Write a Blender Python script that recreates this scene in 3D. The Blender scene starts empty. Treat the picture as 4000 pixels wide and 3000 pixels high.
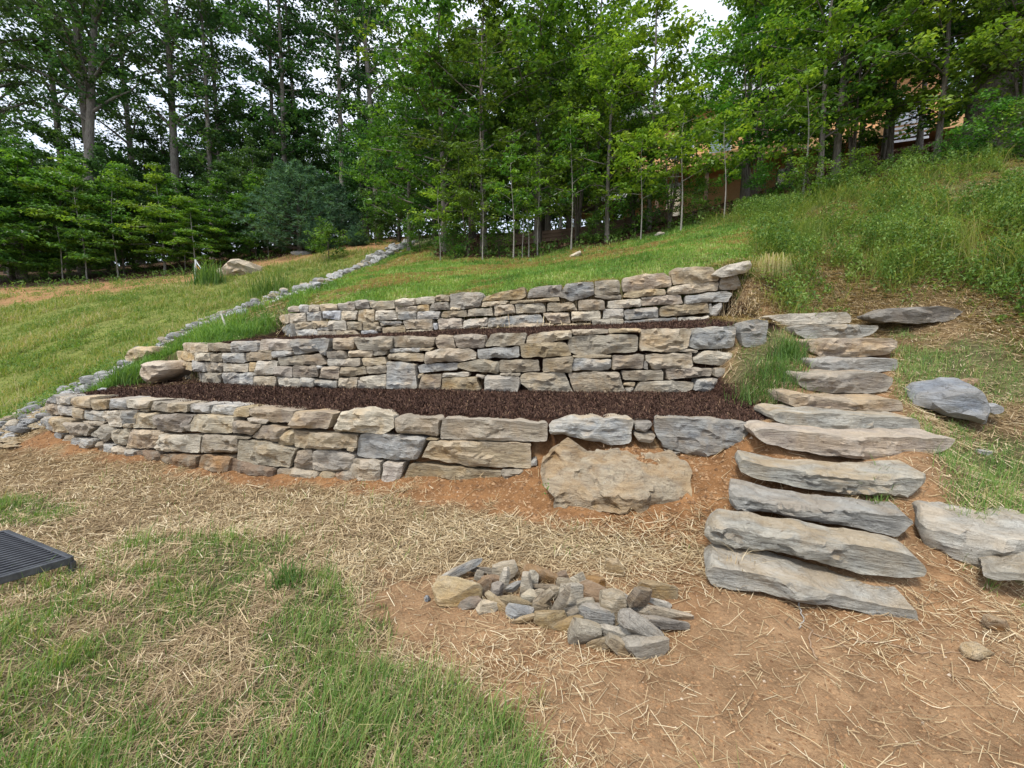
import bpy, math, random
import numpy as np
from mathutils import Vector, noise, geometry

C = bpy.context.scene.collection
SC = bpy.context.scene
rng = np.random.default_rng(7)
random.seed(7)

# ------------------------------------------------------------------ camera, sky, sun, exposure
F, PITCH, EYE = 1678.0, math.radians(6.0), 1.6
cam_d = bpy.data.cameras.new('camera')
cam_d.sensor_width = 36.0
cam_d.lens = 36.0 * F / 4000.0
cam_d.clip_start, cam_d.clip_end = 0.05, 2000.0
cam = bpy.data.objects.new('camera', cam_d)
C.objects.link(cam)
cam.location = (0, 0, EYE)
cam.rotation_euler = (math.pi / 2 - PITCH, 0, 0)
SC.camera = cam

SUN_EL, SUN_AZ = math.radians(58), math.radians(215)     # azimuth clockwise from +Y: behind the camera, to the left
w = bpy.data.worlds.new('World')
SC.world = w
w.use_nodes = True
nt = w.node_tree
nt.nodes.clear()
wo = nt.nodes.new('ShaderNodeOutputWorld')
bg = nt.nodes.new('ShaderNodeBackground')
sk = nt.nodes.new('ShaderNodeTexSky')
sk.sky_type = 'NISHITA'
sk.sun_disc = False
sk.sun_elevation = SUN_EL
sk.sun_rotation = SUN_AZ
mixc = nt.nodes.new('ShaderNodeMix'); mixc.data_type = 'RGBA'
tc = nt.nodes.new('ShaderNodeTexCoord')
cn = nt.nodes.new('ShaderNodeTexNoise'); cn.inputs['Scale'].default_value = 2.2; cn.inputs['Detail'].default_value = 5
cr = nt.nodes.new('ShaderNodeValToRGB')
cr.color_ramp.elements[0].position = 0.3; cr.color_ramp.elements[0].color = (5.2, 5.9, 7.4, 1)
cr.color_ramp.elements[1].position = 0.7; cr.color_ramp.elements[1].color = (7.2, 7.6, 8.4, 1)
nt.links.new(tc.outputs['Generated'], cn.inputs['Vector'])
nt.links.new(cn.outputs['Fac'], cr.inputs['Fac'])
mixc.inputs[0].default_value = 0.92
nt.links.new(sk.outputs[0], mixc.inputs[6])
nt.links.new(cr.outputs[0], mixc.inputs[7])
nt.links.new(mixc.outputs[2], bg.inputs[0])
bg.inputs[1].default_value = 0.075
nt.links.new(bg.outputs[0], wo.inputs[0])

sun_d = bpy.data.lights.new('sun', 'SUN')
sun_d.energy = 1.5
sun_d.angle = math.radians(10)
sun_d.color = (1.0, 0.955, 0.88)
sun = bpy.data.objects.new('sun', sun_d)
C.objects.link(sun)
sdir = Vector((math.sin(SUN_AZ) * math.cos(SUN_EL), math.cos(SUN_AZ) * math.cos(SUN_EL), math.sin(SUN_EL)))
sun.rotation_euler = sdir.to_track_quat('Z', 'Y').to_euler()
sun.location = (0, 0, 30)

SC.view_settings.view_transform = 'Standard'
SC.view_settings.look = 'None'
SC.view_settings.gamma = 1
SC.view_settings.use_curve_mapping = False
SC.view_settings.exposure = 1.36
SC.cycles.max_bounces = 6
SC.cycles.diffuse_bounces = 3
SC.cycles.transmission_bounces = 3
SC.cycles.transparent_max_bounces = 8
SC.cycles.use_denoising = True

# ------------------------------------------------------------------ helpers
cp_, sp_ = math.cos(PITCH), math.sin(PITCH)
def ray(px, py):
    cx = (px - 2000.0) / F; cy = -(py - 1500.0) / F
    return cx, cp_ + cy * sp_, -sp_ + cy * cp_
def at_d(px, py, d):
    a, b, c = ray(px, py); t = d / b
    return a * t, d, EYE + c * t

def tag(o, label=None, cat=None, group=None, kind=None):
    if label: o['label'] = label
    if cat: o['category'] = cat
    if group: o['group'] = group
    if kind: o['kind'] = kind
    return o
def link(o, parent=None):
    C.objects.link(o)
    if parent is not None: o.parent = parent
    return o
def empty(name, loc, rz=0.0):
    o = bpy.data.objects.new(name, None)
    o.empty_display_size = 0.2
    o.location = loc; o.rotation_euler = (0, 0, rz)
    return link(o)

def np_mesh(name, verts, faces, mats, smooth=False, attr=None, sharp=None, col=None):
    """verts (n,3) array, faces a list of index arrays of one width each (or a plain list), attr: per-vertex float 'tint', col: per-vertex rgb 'cover'"""
    me = bpy.data.meshes.new(name)
    verts = np.asarray(verts, dtype=np.float32)
    if isinstance(faces, list) and faces and isinstance(faces[0], np.ndarray):
        loops = np.concatenate([f.ravel() for f in faces]).astype(np.int32)
        sizes = np.concatenate([np.full(len(f), f.shape[1], np.int32) for f in faces])
        starts = np.concatenate([[0], np.cumsum(sizes)[:-1]]).astype(np.int32)
        me.vertices.add(len(verts)); me.vertices.foreach_set('co', verts.ravel())
        me.loops.add(len(loops)); me.loops.foreach_set('vertex_index', loops)
        me.polygons.add(len(sizes)); me.polygons.foreach_set('loop_start', starts)
        me.update(calc_edges=True)
    else:
        me.from_pydata([tuple(v) for v in verts.tolist()], [], [tuple(f) for f in faces])
        me.update()
    me.polygons.foreach_set('use_smooth', np.full(len(me.polygons), bool(smooth)))
    if attr is not None:
        a = me.attributes.new('tint', 'FLOAT', 'POINT'); a.data.foreach_set('value', np.asarray(attr, np.float32))
    if col is not None:
        a = me.attributes.new('cover', 'FLOAT_COLOR', 'POINT')
        c4 = np.ones((len(verts), 4), np.float32); c4[:, :3] = col
        a.data.foreach_set('color', c4.ravel())
    for m in (mats if isinstance(mats, (list, tuple)) else [mats]): me.materials.append(m)
    if sharp is not None: me.set_sharp_from_angle(angle=math.radians(sharp))
    return me
def obj(name, me, parent=None, loc=(0, 0, 0), rot=(0, 0, 0)):
    o = bpy.data.objects.new(name, me)
    o.location = loc; o.rotation_euler = rot
    return link(o, parent)

class Nodes:
    def __init__(s, name):
        s.m = bpy.data.materials.new(name); s.m.use_nodes = True
        s.t = s.m.node_tree; s.t.nodes.clear()
        s.out = s.n('ShaderNodeOutputMaterial')
    def n(s, k, **kw):
        x = s.t.nodes.new(k)
        for a, b in kw.items(): setattr(x, a, b)
        return x
    def l(s, a, b): s.t.links.new(a, b)
    def noise(s, vec, scale, detail=4, rough=0.55, dist=0.0):
        x = s.n('ShaderNodeTexNoise')
        x.inputs['Scale'].default_value = scale; x.inputs['Detail'].default_value = detail
        x.inputs['Roughness'].default_value = rough; x.inputs['Distortion'].default_value = dist
        if vec is not None: s.l(vec, x.inputs['Vector'])
        return x.outputs['Fac']
    def mapr(s, v, a, b, c=0.0, d=1.0):
        x = s.n('ShaderNodeMapRange'); s.l(v, x.inputs[0])
        for i, q in enumerate((a, b, c, d)): x.inputs[i + 1].default_value = q
        return x.outputs[0]
    def mix(s, f, a, b, blend='MIX'):
        x = s.n('ShaderNodeMix', data_type='RGBA', blend_type=blend)
        for i, q in ((0, f), (6, a), (7, b)):
            if isinstance(q, (int, float)): x.inputs[i].default_value = q
            elif isinstance(q, tuple): x.inputs[i].default_value = (*q, 1)
            else: s.l(q, x.inputs[i])
        return x.outputs[2]
    def math(s, op, a, b=None):
        x = s.n('ShaderNodeMath', operation=op)
        for i, q in enumerate((a, b)):
            if q is None: continue
            if isinstance(q, (int, float)): x.inputs[i].default_value = q
            else: s.l(q, x.inputs[i])
        return x.outputs[0]
    def bump(s, h, strength, dist, normal=None):
        x = s.n('ShaderNodeBump'); x.inputs['Strength'].default_value = strength; x.inputs['Distance'].default_value = dist
        s.l(h, x.inputs['Height'])
        if normal is not None: s.l(normal, x.inputs['Normal'])
        return x.outputs[0]
    def bsdf(s, col, rough=0.9, normal=None, spec=0.25, metal=0.0):
        b = s.n('ShaderNodeBsdfPrincipled')
        if isinstance(col, tuple): b.inputs['Base Color'].default_value = (*col, 1)
        else: s.l(col, b.inputs['Base Color'])
        if isinstance(rough, (int, float)): b.inputs['Roughness'].default_value = rough
        else: s.l(rough, b.inputs['Roughness'])
        b.inputs['Specular IOR Level'].default_value = spec
        b.inputs['Metallic'].default_value = metal
        if normal is not None: s.l(normal, b.inputs['Normal'])
        s.l(b.outputs[0], s.out.inputs[0])
        return b

# ------------------------------------------------------------------ materials
def rock_mat(name, light, dark, rust, rust_amt=0.4, dust=0.5, clay=0.0, bump=1.0):
    s = Nodes(name)
    tcx = s.n('ShaderNodeTexCoord'); oi = s.n('ShaderNodeObjectInfo')
    va = s.n('ShaderNodeVectorMath', operation='ADD')
    vm = s.n('ShaderNodeVectorMath', operation='SCALE'); vm.inputs[0].default_value = (37, 61, 23)
    s.l(oi.outputs['Random'], vm.inputs['Scale'])
    s.l(tcx.outputs['Object'], va.inputs[0]); s.l(vm.outputs[0], va.inputs[1])
    vec = va.outputs[0]
    mp = s.n('ShaderNodeMapping'); mp.inputs['Scale'].default_value = (2.2, 2.2, 13)
    mp.inputs['Rotation'].default_value = (0.12, 0.1, 0)
    s.l(vec, mp.inputs['Vector'])
    strata = s.noise(mp.outputs[0], 2.2, 9, 0.72, 0.9)
    mp2 = s.n('ShaderNodeMapping'); mp2.inputs['Scale'].default_value = (6.5, 6.5, 30); mp2.inputs['Rotation'].default_value = (0.1, 0.16, 0)
    s.l(vec, mp2.inputs['Vector'])
    thin = s.noise(mp2.outputs[0], 1.6, 7, 0.75, 1.2)
    blot = s.noise(vec, 3.2, 7, 0.62, 0.5)
    blot2 = s.noise(vec, 7.5, 6, 0.7, 0.2)
    spk = s.noise(vec, 95, 3, 0.8)
    vor = s.n('ShaderNodeTexVoronoi', feature='DISTANCE_TO_EDGE'); vor.inputs['Scale'].default_value = 5.0
    dv = s.n('ShaderNodeVectorMath', operation='MULTIPLY_ADD')
    nv = s.n('ShaderNodeTexNoise'); nv.inputs['Scale'].default_value = 4; nv.inputs['Detail'].default_value = 4
    s.l(vec, nv.inputs['Vector'])
    s.l(nv.outputs['Color'], dv.inputs[0]); dv.inputs[1].default_value = (0.5, 0.5, 0.5); s.l(vec, dv.inputs[2])
    s.l(dv.outputs[0], vor.inputs['Vector'])
    crack = s.mapr(vor.outputs['Distance'], 0.0, 0.016, 1, 0)
    crack = s.math('MULTIPLY', crack, s.mapr(blot2, 0.54, 0.6))
    col = s.mix(s.mapr(strata, 0.34, 0.60), dark, light)
    col = s.mix(s.math('MULTIPLY', s.mapr(blot, 0.47, 0.63), rust_amt), col, rust)
    col = s.mix(s.math('MULTIPLY', s.mapr(blot2, 0.55, 0.68), 0.25), col, (0.60, 0.57, 0.50))
    col = s.mix(s.mapr(spk, 0.35, 0.65, 0.0, 0.45), col, s.mix(0.5, col, (0.12, 0.11, 0.10)))
    col = s.mix(s.math('MULTIPLY', s.mapr(spk, 0.64, 0.74), 0.5), col, (0.68, 0.66, 0.62))
    col = s.mix(s.math('MULTIPLY', crack, 0.3), col, (0.62, 0.60, 0.55))
    col = s.mix(s.mapr(thin, 0.44, 0.36, 0, 0.85), col, s.mix(1.0, col, (0.32, 0.29, 0.27), 'MULTIPLY'))
    col = s.mix(s.mapr(thin, 0.58, 0.68, 0, 0.4), col, (0.64, 0.60, 0.52))
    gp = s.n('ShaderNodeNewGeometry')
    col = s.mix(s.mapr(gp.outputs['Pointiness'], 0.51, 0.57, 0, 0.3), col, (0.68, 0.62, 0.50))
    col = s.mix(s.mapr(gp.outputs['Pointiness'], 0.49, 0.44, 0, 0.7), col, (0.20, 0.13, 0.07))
    # clay dust lying on the upward faces
    gn = s.n('ShaderNodeNewGeometry'); sx = s.n('ShaderNodeSeparateXYZ'); s.l(gn.outputs['Normal'], sx.inputs[0])
    up = s.math('MULTIPLY', s.mapr(sx.outputs[2], 0.35, 0.85), s.mapr(blot, 0.36, 0.6, 0.25, 1))
    col = s.mix(s.math('MULTIPLY', up, dust), col, (0.56, 0.44, 0.30))
    if clay:
        col = s.mix(s.math('MULTIPLY', s.mapr(blot, 0.36, 0.52), clay), col, (0.34, 0.17, 0.065))
    hs = s.n('ShaderNodeHueSaturation')
    s.l(s.mapr(oi.outputs['Random'], 0, 1, 0.66, 1.12), hs.inputs['Value'])
    wn = s.n('ShaderNodeTexWhiteNoise', noise_dimensions='1D'); s.l(oi.outputs['Random'], wn.inputs['W'])
    s.l(s.mapr(wn.outputs['Value'], 0, 1, 0.75, 1.25), hs.inputs['Saturation'])
    s.l(col, hs.inputs['Color'])
    h = s.math('ADD', s.math('MULTIPLY', strata, 0.6), s.math('MULTIPLY', blot2, 0.5))
    h = s.math('ADD', h, s.math('MULTIPLY', thin, 0.28))
    h = s.math('SUBTRACT', h, s.math('MULTIPLY', crack, 0.08))
    nrm = s.bump(h, 1.0 * bump, 0.085)
    nrm = s.bump(spk, 0.5, 0.004, nrm)
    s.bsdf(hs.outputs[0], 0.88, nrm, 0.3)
    return s.m
ROCK = {
    'g': rock_mat('blue_grey_schist', (0.56, 0.57, 0.55), (0.215, 0.225, 0.235), (0.50, 0.37, 0.22), 0.36),
    'w': rock_mat('pale_schist', (0.68, 0.62, 0.50), (0.32, 0.29, 0.235), (0.60, 0.44, 0.25), 0.5),
    't': rock_mat('tan_schist', (0.60, 0.49, 0.32), (0.25, 0.19, 0.12), (0.56, 0.37, 0.17), 0.6),
    'p': rock_mat('purple_brown_schist', (0.52, 0.43, 0.335), (0.20, 0.16, 0.135), (0.54, 0.38, 0.21), 0.45),
    'd': rock_mat('dark_schist', (0.36, 0.32, 0.265), (0.14, 0.125, 0.11), (0.38, 0.27, 0.15), 0.35),
    'o': rock_mat('clay_soiled_stone', (0.42, 0.36, 0.27), (0.20, 0.17, 0.13), (0.45, 0.29, 0.15), 0.6, 0.6, 0.55),
    'q': rock_mat('bedded_boulder', (0.56, 0.49, 0.38), (0.24, 0.20, 0.155), (0.54, 0.39, 0.22), 0.35, 0.35, 0.16),
    'c': rock_mat('cream_boulder', (0.60, 0.46, 0.30), (0.40, 0.30, 0.19), (0.55, 0.36, 0.19), 0.5, 0.3),
    's': rock_mat('step_schist', (0.63, 0.625, 0.57), (0.20, 0.195, 0.175), (0.52, 0.40, 0.25), 0.3, 0.6),
    'b': rock_mat('blue_riprap', (0.52, 0.56, 0.61), (0.27, 0.30, 0.345), (0.48, 0.44, 0.38), 0.2, 0.15),
}

def ground_mat(name, fine=60.0, bump=0.6, dist=0.03, contrast=0.35):
    s = Nodes(name)
    tcx = s.n('ShaderNodeTexCoord'); v = tcx.outputs['Object']
    at = s.n('ShaderNodeAttribute', attribute_name='cover')
    a = s.noise(v, fine, 6, 0.7); b = s.noise(v, 6, 6, 0.65); c = s.noise(v, 1.2, 4, 0.6)
    f = s.math('ADD', s.math('MULTIPLY', a, 0.45), s.math('MULTIPLY', b, 0.55))
    dk = s.mix(1.0, at.outputs['Color'], (0.36, 0.31, 0.27), 'MULTIPLY')
    lt = s.mix(1.0, at.outputs['Color'], (1.28, 1.25, 1.20), 'MULTIPLY')
    col = s.mix(s.mapr(f, 0.5 - contrast / 2, 0.5 + contrast / 2), dk, lt)
    col = s.mix(s.mapr(c, 0.4, 0.65, 0, 0.3), col, dk)
    h = s.math('ADD', s.math('MULTIPLY', a, 0.35), b)
    s.bsdf(col, 0.93, s.bump(h, bump, dist), 0.2)
    return s.m
M_GROUND = ground_mat('clay_ground', 70, 0.9, 0.04)
M_MULCH = ground_mat('bark_mulch', 110, 1.0, 0.03)
M_TURF = ground_mat('turf_soil', 40, 0.6, 0.04)

def strand_mat(name, cols, trans=0.0, rough=0.7, objvar=0.0, spec=0.2, patch=0.0):
    """cols: list of (pos, rgb) along the per-strand 'tint' value"""
    s = Nodes(name)
    at = s.n('ShaderNodeAttribute', attribute_name='tint')
    cr = s.n('ShaderNodeValToRGB'); e = cr.color_ramp.elements
    while len(e) < len(cols): e.new(0.5)
    for i, (p, c) in enumerate(cols): e[i].position = p; e[i].color = (*c, 1)
    s.l(at.outputs['Fac'], cr.inputs[0])
    col = cr.outputs[0]
    if objvar:
        oi = s.n('ShaderNodeObjectInfo'); hs = s.n('ShaderNodeHueSaturation')
        s.l(s.mapr(oi.outputs['Random'], 0, 1, 0.5 - 0.022 * objvar, 0.5 + 0.022 * objvar), hs.inputs['Hue'])
        wn = s.n('ShaderNodeTexWhiteNoise', noise_dimensions='1D'); s.l(oi.outputs['Random'], wn.inputs['W'])
        s.l(s.mapr(wn.outputs['Value'], 0, 1, 1 - 0.22 * objvar, 1 + 0.22 * objvar), hs.inputs['Value'])
        s.l(col, hs.inputs['Color']); col = hs.outputs[0]
    b = s.bsdf(col, rough, None, spec)
    if trans:
        tr = s.n('ShaderNodeBsdfTranslucent'); s.l(s.mix(1.0, col, (1.5, 1.5, 0.55), 'MULTIPLY'), tr.inputs[0])
        mx = s.n('ShaderNodeMixShader'); mx.inputs[0].default_value = trans
        s.l(b.outputs[0], mx.inputs[1]); s.l(tr.outputs[0], mx.inputs[2]); s.l(mx.outputs[0], s.out.inputs[0])
    return s.m
M_STRAW = strand_mat('straw', [(0, (0.15, 0.10, 0.06)), (0.35, (0.34, 0.245, 0.14)), (0.7, (0.54, 0.42, 0.25)), (1, (0.70, 0.60, 0.42))], 0.1, 0.6)
M_BLADE = strand_mat('grass_blade', [(0, (0.045, 0.10, 0.025)), (0.4, (0.105, 0.20, 0.05)), (0.75, (0.20, 0.31, 0.08)), (1, (0.42, 0.38, 0.18))], 0.35, 0.55)
M_LAWN = strand_mat('lawn_blade', [(0, (0.085, 0.18, 0.04)), (0.4, (0.17, 0.30, 0.06)), (0.75, (0.29, 0.41, 0.10)), (1, (0.50, 0.46, 0.24))], 0.35, 0.55)
M_FIELD = strand_mat('field_grass', [(0, (0.085, 0.155, 0.035)), (0.35, (0.17, 0.25, 0.055)), (0.7, (0.29, 0.33, 0.10)), (0.88, (0.42, 0.39, 0.17)), (1, (0.50, 0.41, 0.24))], 0.35, 0.6)
M_CHIP = strand_mat('mulch_chip', [(0, (0.022, 0.011, 0.008)), (0.5, (0.066, 0.034, 0.023)), (0.93, (0.125, 0.068, 0.045)), (1, (0.26, 0.17, 0.10))], 0, 0.8)
M_LITTER = strand_mat('leaf_litter', [(0, (0.06, 0.035, 0.022)), (0.6, (0.17, 0.10, 0.06)), (1, (0.33, 0.22, 0.14))], 0, 0.8)
M_LEAF = strand_mat('oak_leaf', [(0, (0.026, 0.068, 0.017)), (0.5, (0.085, 0.19, 0.032)), (1, (0.20, 0.33, 0.05))], 0.42, 0.42, 1.0, 0.35)
M_LEAF_L = strand_mat('light_leaf', [(0, (0.07, 0.145, 0.02)), (0.5, (0.16, 0.28, 0.038)), (1, (0.31, 0.42, 0.06))], 0.45, 0.45, 0.6, 0.35)
M_LEAF_D = strand_mat('dark_leaf', [(0, (0.02, 0.052, 0.02)), (0.5, (0.055, 0.13, 0.04)), (1, (0.115, 0.22, 0.06))], 0.35, 0.42, 0.9, 0.35)
M_NEEDLE = strand_mat('pine_needle', [(0, (0.026, 0.066, 0.04)), (0.5, (0.075, 0.16, 0.09)), (1, (0.165, 0.29, 0.165))], 0.25, 0.5, 0.5, 0.3)
M_WEED = strand_mat('weed_leaf', [(0, (0.045, 0.10, 0.028)), (0.5, (0.12, 0.215, 0.055)), (1, (0.25, 0.34, 0.10))], 0.38, 0.5)

def bark_mat(name, a, b):
    s = Nodes(name)
    tcx = s.n('ShaderNodeTexCoord'); mp = s.n('ShaderNodeMapping'); mp.inputs['Scale'].default_value = (9, 9, 1.6)
    s.l(tcx.outputs['Object'], mp.inputs[0])
    n1 = s.noise(mp.outputs[0], 2.2, 8, 0.7, 0.4); n2 = s.noise(tcx.outputs['Object'], 1.1, 4)
    col = s.mix(s.mapr(n1, 0.35, 0.65), a, b)
    col = s.mix(s.mapr(n2, 0.5, 0.7, 0, 0.35), col, (0.17, 0.19, 0.13))
    s.bsdf(col, 0.92, s.bump(n1, 0.9, 0.05), 0.2)
    return s.m
M_BARK = bark_mat('grey_bark', (0.085, 0.075, 0.062), (0.25, 0.225, 0.19))
M_BARK_D = bark_mat('dark_bark', (0.045, 0.038, 0.03), (0.13, 0.11, 0.088))
M_BARK_L = bark_mat('pale_bark', (0.19, 0.18, 0.15), (0.38, 0.36, 0.32))

def plain_mat(name, a, b=None, rough=0.7, metal=0.0, scale=12, bump=0.2):
    s = Nodes(name); tcx = s.n('ShaderNodeTexCoord')
    n1 = s.noise(tcx.outputs['Object'], scale, 6, 0.65)
    col = s.mix(s.mapr(n1, 0.35, 0.65), a, b or tuple(x * 0.8 for x in a))
    s.bsdf(col, rough, s.bump(n1, bump, 0.01), 0.4, metal)
    return s.m
# ------------------------------------------------------------------ the lie of the land
# plan lines of the three wall faces (x, y)
W1P = [(-7.75, 7.3), (-7.45, 6.75), (-7.1, 6.42), (-6.5, 6.12), (-5.7, 5.85), (-3.83, 5.1), (-2.7, 4.8), (-1.7, 4.6), (-0.6, 4.38), (0.0, 4.28), (0.8, 4.15), (1.8, 3.98), (2.4, 3.9), (3.4, 3.8)]
W2P = [(-6.25, 8.5), (-6.0, 7.9), (-5.7, 7.5), (-4.6, 6.95), (-3.5, 6.5), (-1.8, 6.15), (-0.1, 5.8), (0.8, 5.65), (2.0, 5.6), (3.6, 5.65)]
W3P = [(-5.35, 10.2), (-5.15, 9.6), (-4.9, 9.25), (-3.5, 8.7), (-1.5, 8.0), (0.0, 7.5), (1.5, 7.2), (3.9, 7.0), (4.4, 7.0)]
def line(P):
    X = np.array([p[0] for p in P]); Y = np.array([p[1] for p in P])
    return lambda x: np.interp(x, X, Y)
W1, W2, W3 = line(W1P), line(W2P), line(W3P)

CP = []                                            # control points x, y, z
def cz(x, y, z): CP.append((x, y, z))
def cd(px, py, d): CP.append(at_d(px, py, d))
for x in (-9, -6, -3, 0, 2.2):
    for y in (-3, 0.6, 2.0): cz(x, y, 0.0)
for x, y, z in [(-6, 3.4, 0), (-4, 3.4, 0), (-2, 3.2, 0), (0, 3.2, 0), (1.2, 2.6, 0), (-8.5, 5, -0.03), (3.2, 1.2, 0.05), (4.5, 0.6, 0.1), (3, -2, 0), (6, -2, 0.3),
                (-7.3, 6.2, 0.02), (-5.71, 5.75, 0.0), (-3.83, 5.0, 0.0), (-2.7, 4.68, 0.0), (-1.71, 4.5, 0.03), (-0.6, 4.2, 0.07), (0.05, 4.05, 0.14),
                (-0.15, 4.1, 0.06), (0.25, 3.95, 0.12), (0.2, 3.6, 0.03), (0.9, 3.35, 0.03), (1.3, 3.3, 0.06),
                (0.62, 4.12, 0.36), (1.2, 4.05, 0.47), (1.9, 3.95, 0.45), (1.85, 3.6, 0.33), (1.6, 3.2, 0.12),
                (3.35, 2.5, 0.16), (4.0, 2.7, 0.32), (4.6, 2.2, 0.3), (3.1, 2.1, 0.06), (3.0, 2.75, 0.33), (3.05, 3.3, 0.62)]: cz(x, y, z)
STEPZ = [(1.8, 2.42, -0.02), (1.9, 2.75, 0.11), (2.1, 3.05, 0.26), (2.3, 3.35, 0.40), (2.75, 3.6, 0.55), (2.95, 3.9, 0.70), (3.2, 4.2, 0.84), (3.5, 4.55, 1.00), (3.9, 4.92, 1.16), (4.2, 5.3, 1.33), (4.2, 5.65, 1.53), (4.2, 6.02, 1.72), (4.3, 6.5, 1.97)]
for q in [(3120, 1535, 4.5), (3078, 1608, 4.18), (3022, 1690, 3.85), (3160, 1458, 4.86), (3162, 1400, 5.24), (3095, 1335, 5.6), (3010, 1285, 5.95), (3510, 1452, 4.8), (3512, 1400, 5.18), (3505, 1545, 4.4), (3540, 1618, 4.05), (3605, 1700, 3.68), (3740, 1815, 3.3)]: cd(*q)
for k, q in enumerate(STEPZ): cz(q[0], q[1] + (0.06 if k else -0.05), q[2] - (0.0 if k < 5 else 0.05))
for q in [  # behind the top wall, lawn up to the trees
    (1150, 1195, 9.9), (1500, 1165, 8.9), (2000, 1130, 8.0), (2400, 1085, 7.7), (2700, 1040, 7.5), (2900, 1020, 7.4),
    (1700, 1010, 17.5), (2000, 1012, 15), (2250, 980, 15), (2500, 930, 15), (2800, 860, 14), (3000, 800, 13.5), (2000, 1080, 11), (2500, 1000, 11), (1500, 1060, 15), (1600, 1000, 19),
    # ditch
    (40, 1690, 7.0), (150, 1610, 7.6), (350, 1510, 8.6), (430, 1460, 9.2), (600, 1350, 10.5), (850, 1250, 12.5), (1000, 1195, 14), (1200, 1140, 16), (1300, 1085, 18), (1400, 1050, 20), (1530, 980, 24), (1600, 950, 26),
    # left field
    (0, 1600, 9.0), (-300, 1600, 9.0), (0, 1400, 12), (-400, 1400, 12), (0, 1300, 15), (0, 1160, 20), (0, 1130, 22), (400, 1100, 24), (800, 1050, 27), (1100, 990, 30), (1300, 955, 31), (1500, 940, 30),
    (500, 1250, 14), (700, 1180, 17), (900, 1130, 19), (-600, 1160, 18), (300, 1200, 17), (500, 1040, 40), (0, 1060, 40), (1100, 960, 45), (1600, 930, 40), (-1500, 1100, 25),
    # left end of the middle and upper walls
    (640, 1400, 8.3), (750, 1335, 8.1), (950, 1300, 8.9), (1080, 1262, 9.4), (1040, 1190, 10.6), (560, 1440, 8.0), (450, 1500, 7.7), (1000, 1240, 10.0),
    # right bank
    (3000, 1150, 6.8), (3200, 1190, 6.8), (3000, 1000, 8.0), (3400, 1100, 7.0), (3700, 1050, 6.7), (3500, 900, 8.2), (3950, 950, 6.6), (3950, 750, 8.3), (4400, 900, 6.0), (4400, 700, 8.5),
    (3300, 760, 11), (3600, 700, 10), (3950, 640, 9.5), (3300, 640, 22), (2700, 850, 26), (2300, 905, 24), (3700, 560, 22), (4300, 520, 20),
    (3600, 1270, 5.9), (3800, 1150, 6.0), (3700, 1500, 4.7), (3900, 1400, 4.8), (3700, 1650, 4.2), (3950, 1700, 3.9), (3720, 1850, 3.5), (3950, 1950, 3.1), (4300, 1700, 3.6), (4300, 1300, 4.8),
    (2940, 1600, 4.7), (2930, 1450, 5.2), (3000, 1400, 5.5), (3000, 1270, 6.2)]: cd(*q)
for q in [(-60, 10, 0), (-60, 40, 9), (0, 70, 15), (40, 40, 17), (30, 8, 10), (14, 2, 2.2), (30, -10, 5), (-60, -30, -1), (0, -30, -0.5), (-40, 80, 13), (80, 80, 24), (-16, 4, -0.3), (-20, -5, -0.5), (9, -3, 0.8)]: cz(*q)
CPA = np.array(CP)
def _tps():
    n = len(CPA); D = np.hypot(CPA[:, None, 0] - CPA[None, :, 0], CPA[:, None, 1] - CPA[None, :, 1])
    K = np.where(D > 0, D * D * np.log(D + 1e-12), 0) + np.eye(n) * 0.012
    P = np.c_[np.ones(n), CPA[:, :2]]
    A = np.zeros((n + 3, n + 3)); A[:n, :n] = K; A[:n, n:] = P; A[n:, :n] = P.T
    return np.linalg.solve(A, np.r_[CPA[:, 2], 0, 0, 0])
TW = _tps()
def hill(x, y):
    x = np.atleast_1d(np.asarray(x, float)); y = np.atleast_1d(np.asarray(y, float))
    out = np.empty(x.size); xf, yf = x.ravel(), y.ravel()
    for i in range(0, x.size, 20000):
        a, b = xf[i:i + 20000], yf[i:i + 20000]
        D2 = (a[:, None] - CPA[None, :, 0]) ** 2 + (b[:, None] - CPA[None, :, 1]) ** 2
        K = 0.5 * D2 * np.log(D2 + 1e-12)
        out[i:i + 20000] = K @ TW[:-3] + TW[-3] + TW[-2] * a + TW[-1] * b
    return out.reshape(x.shape)
def sstep(a, b, v):
    t = np.clip((v - a) / (b - a), 0, 1); return t * t * (3 - 2 * t)
# value noise in numpy
def vnoise(x, y, seed=0):
    xi = np.floor(x).astype(np.int64); yi = np.floor(y).astype(np.int64)
    def h(a, b):
        n = (a * 374761393 + b * 668265263 + seed * 1442695041) & 0xffffffff
        n = ((n ^ (n >> 13)) * 1274126177) & 0xffffffff
        return ((n ^ (n >> 16)) & 0xffff) / 65535.0
    fx = x - xi; fy = y - yi; fx = fx * fx * (3 - 2 * fx); fy = fy * fy * (3 - 2 * fy)
    return (h(xi, yi) * (1 - fx) + h(xi + 1, yi) * fx) * (1 - fy) + (h(xi, yi + 1) * (1 - fx) + h(xi + 1, yi + 1) * fx) * fy
def fbm(x, y, s, seed=0, o=4):
    v = 0; a = 1; t = 0
    for i in range(o):
        v = v + a * vnoise(x * s, y * s, seed + i); t += a; a *= 0.55; s *= 2.1
    return v / t

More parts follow.
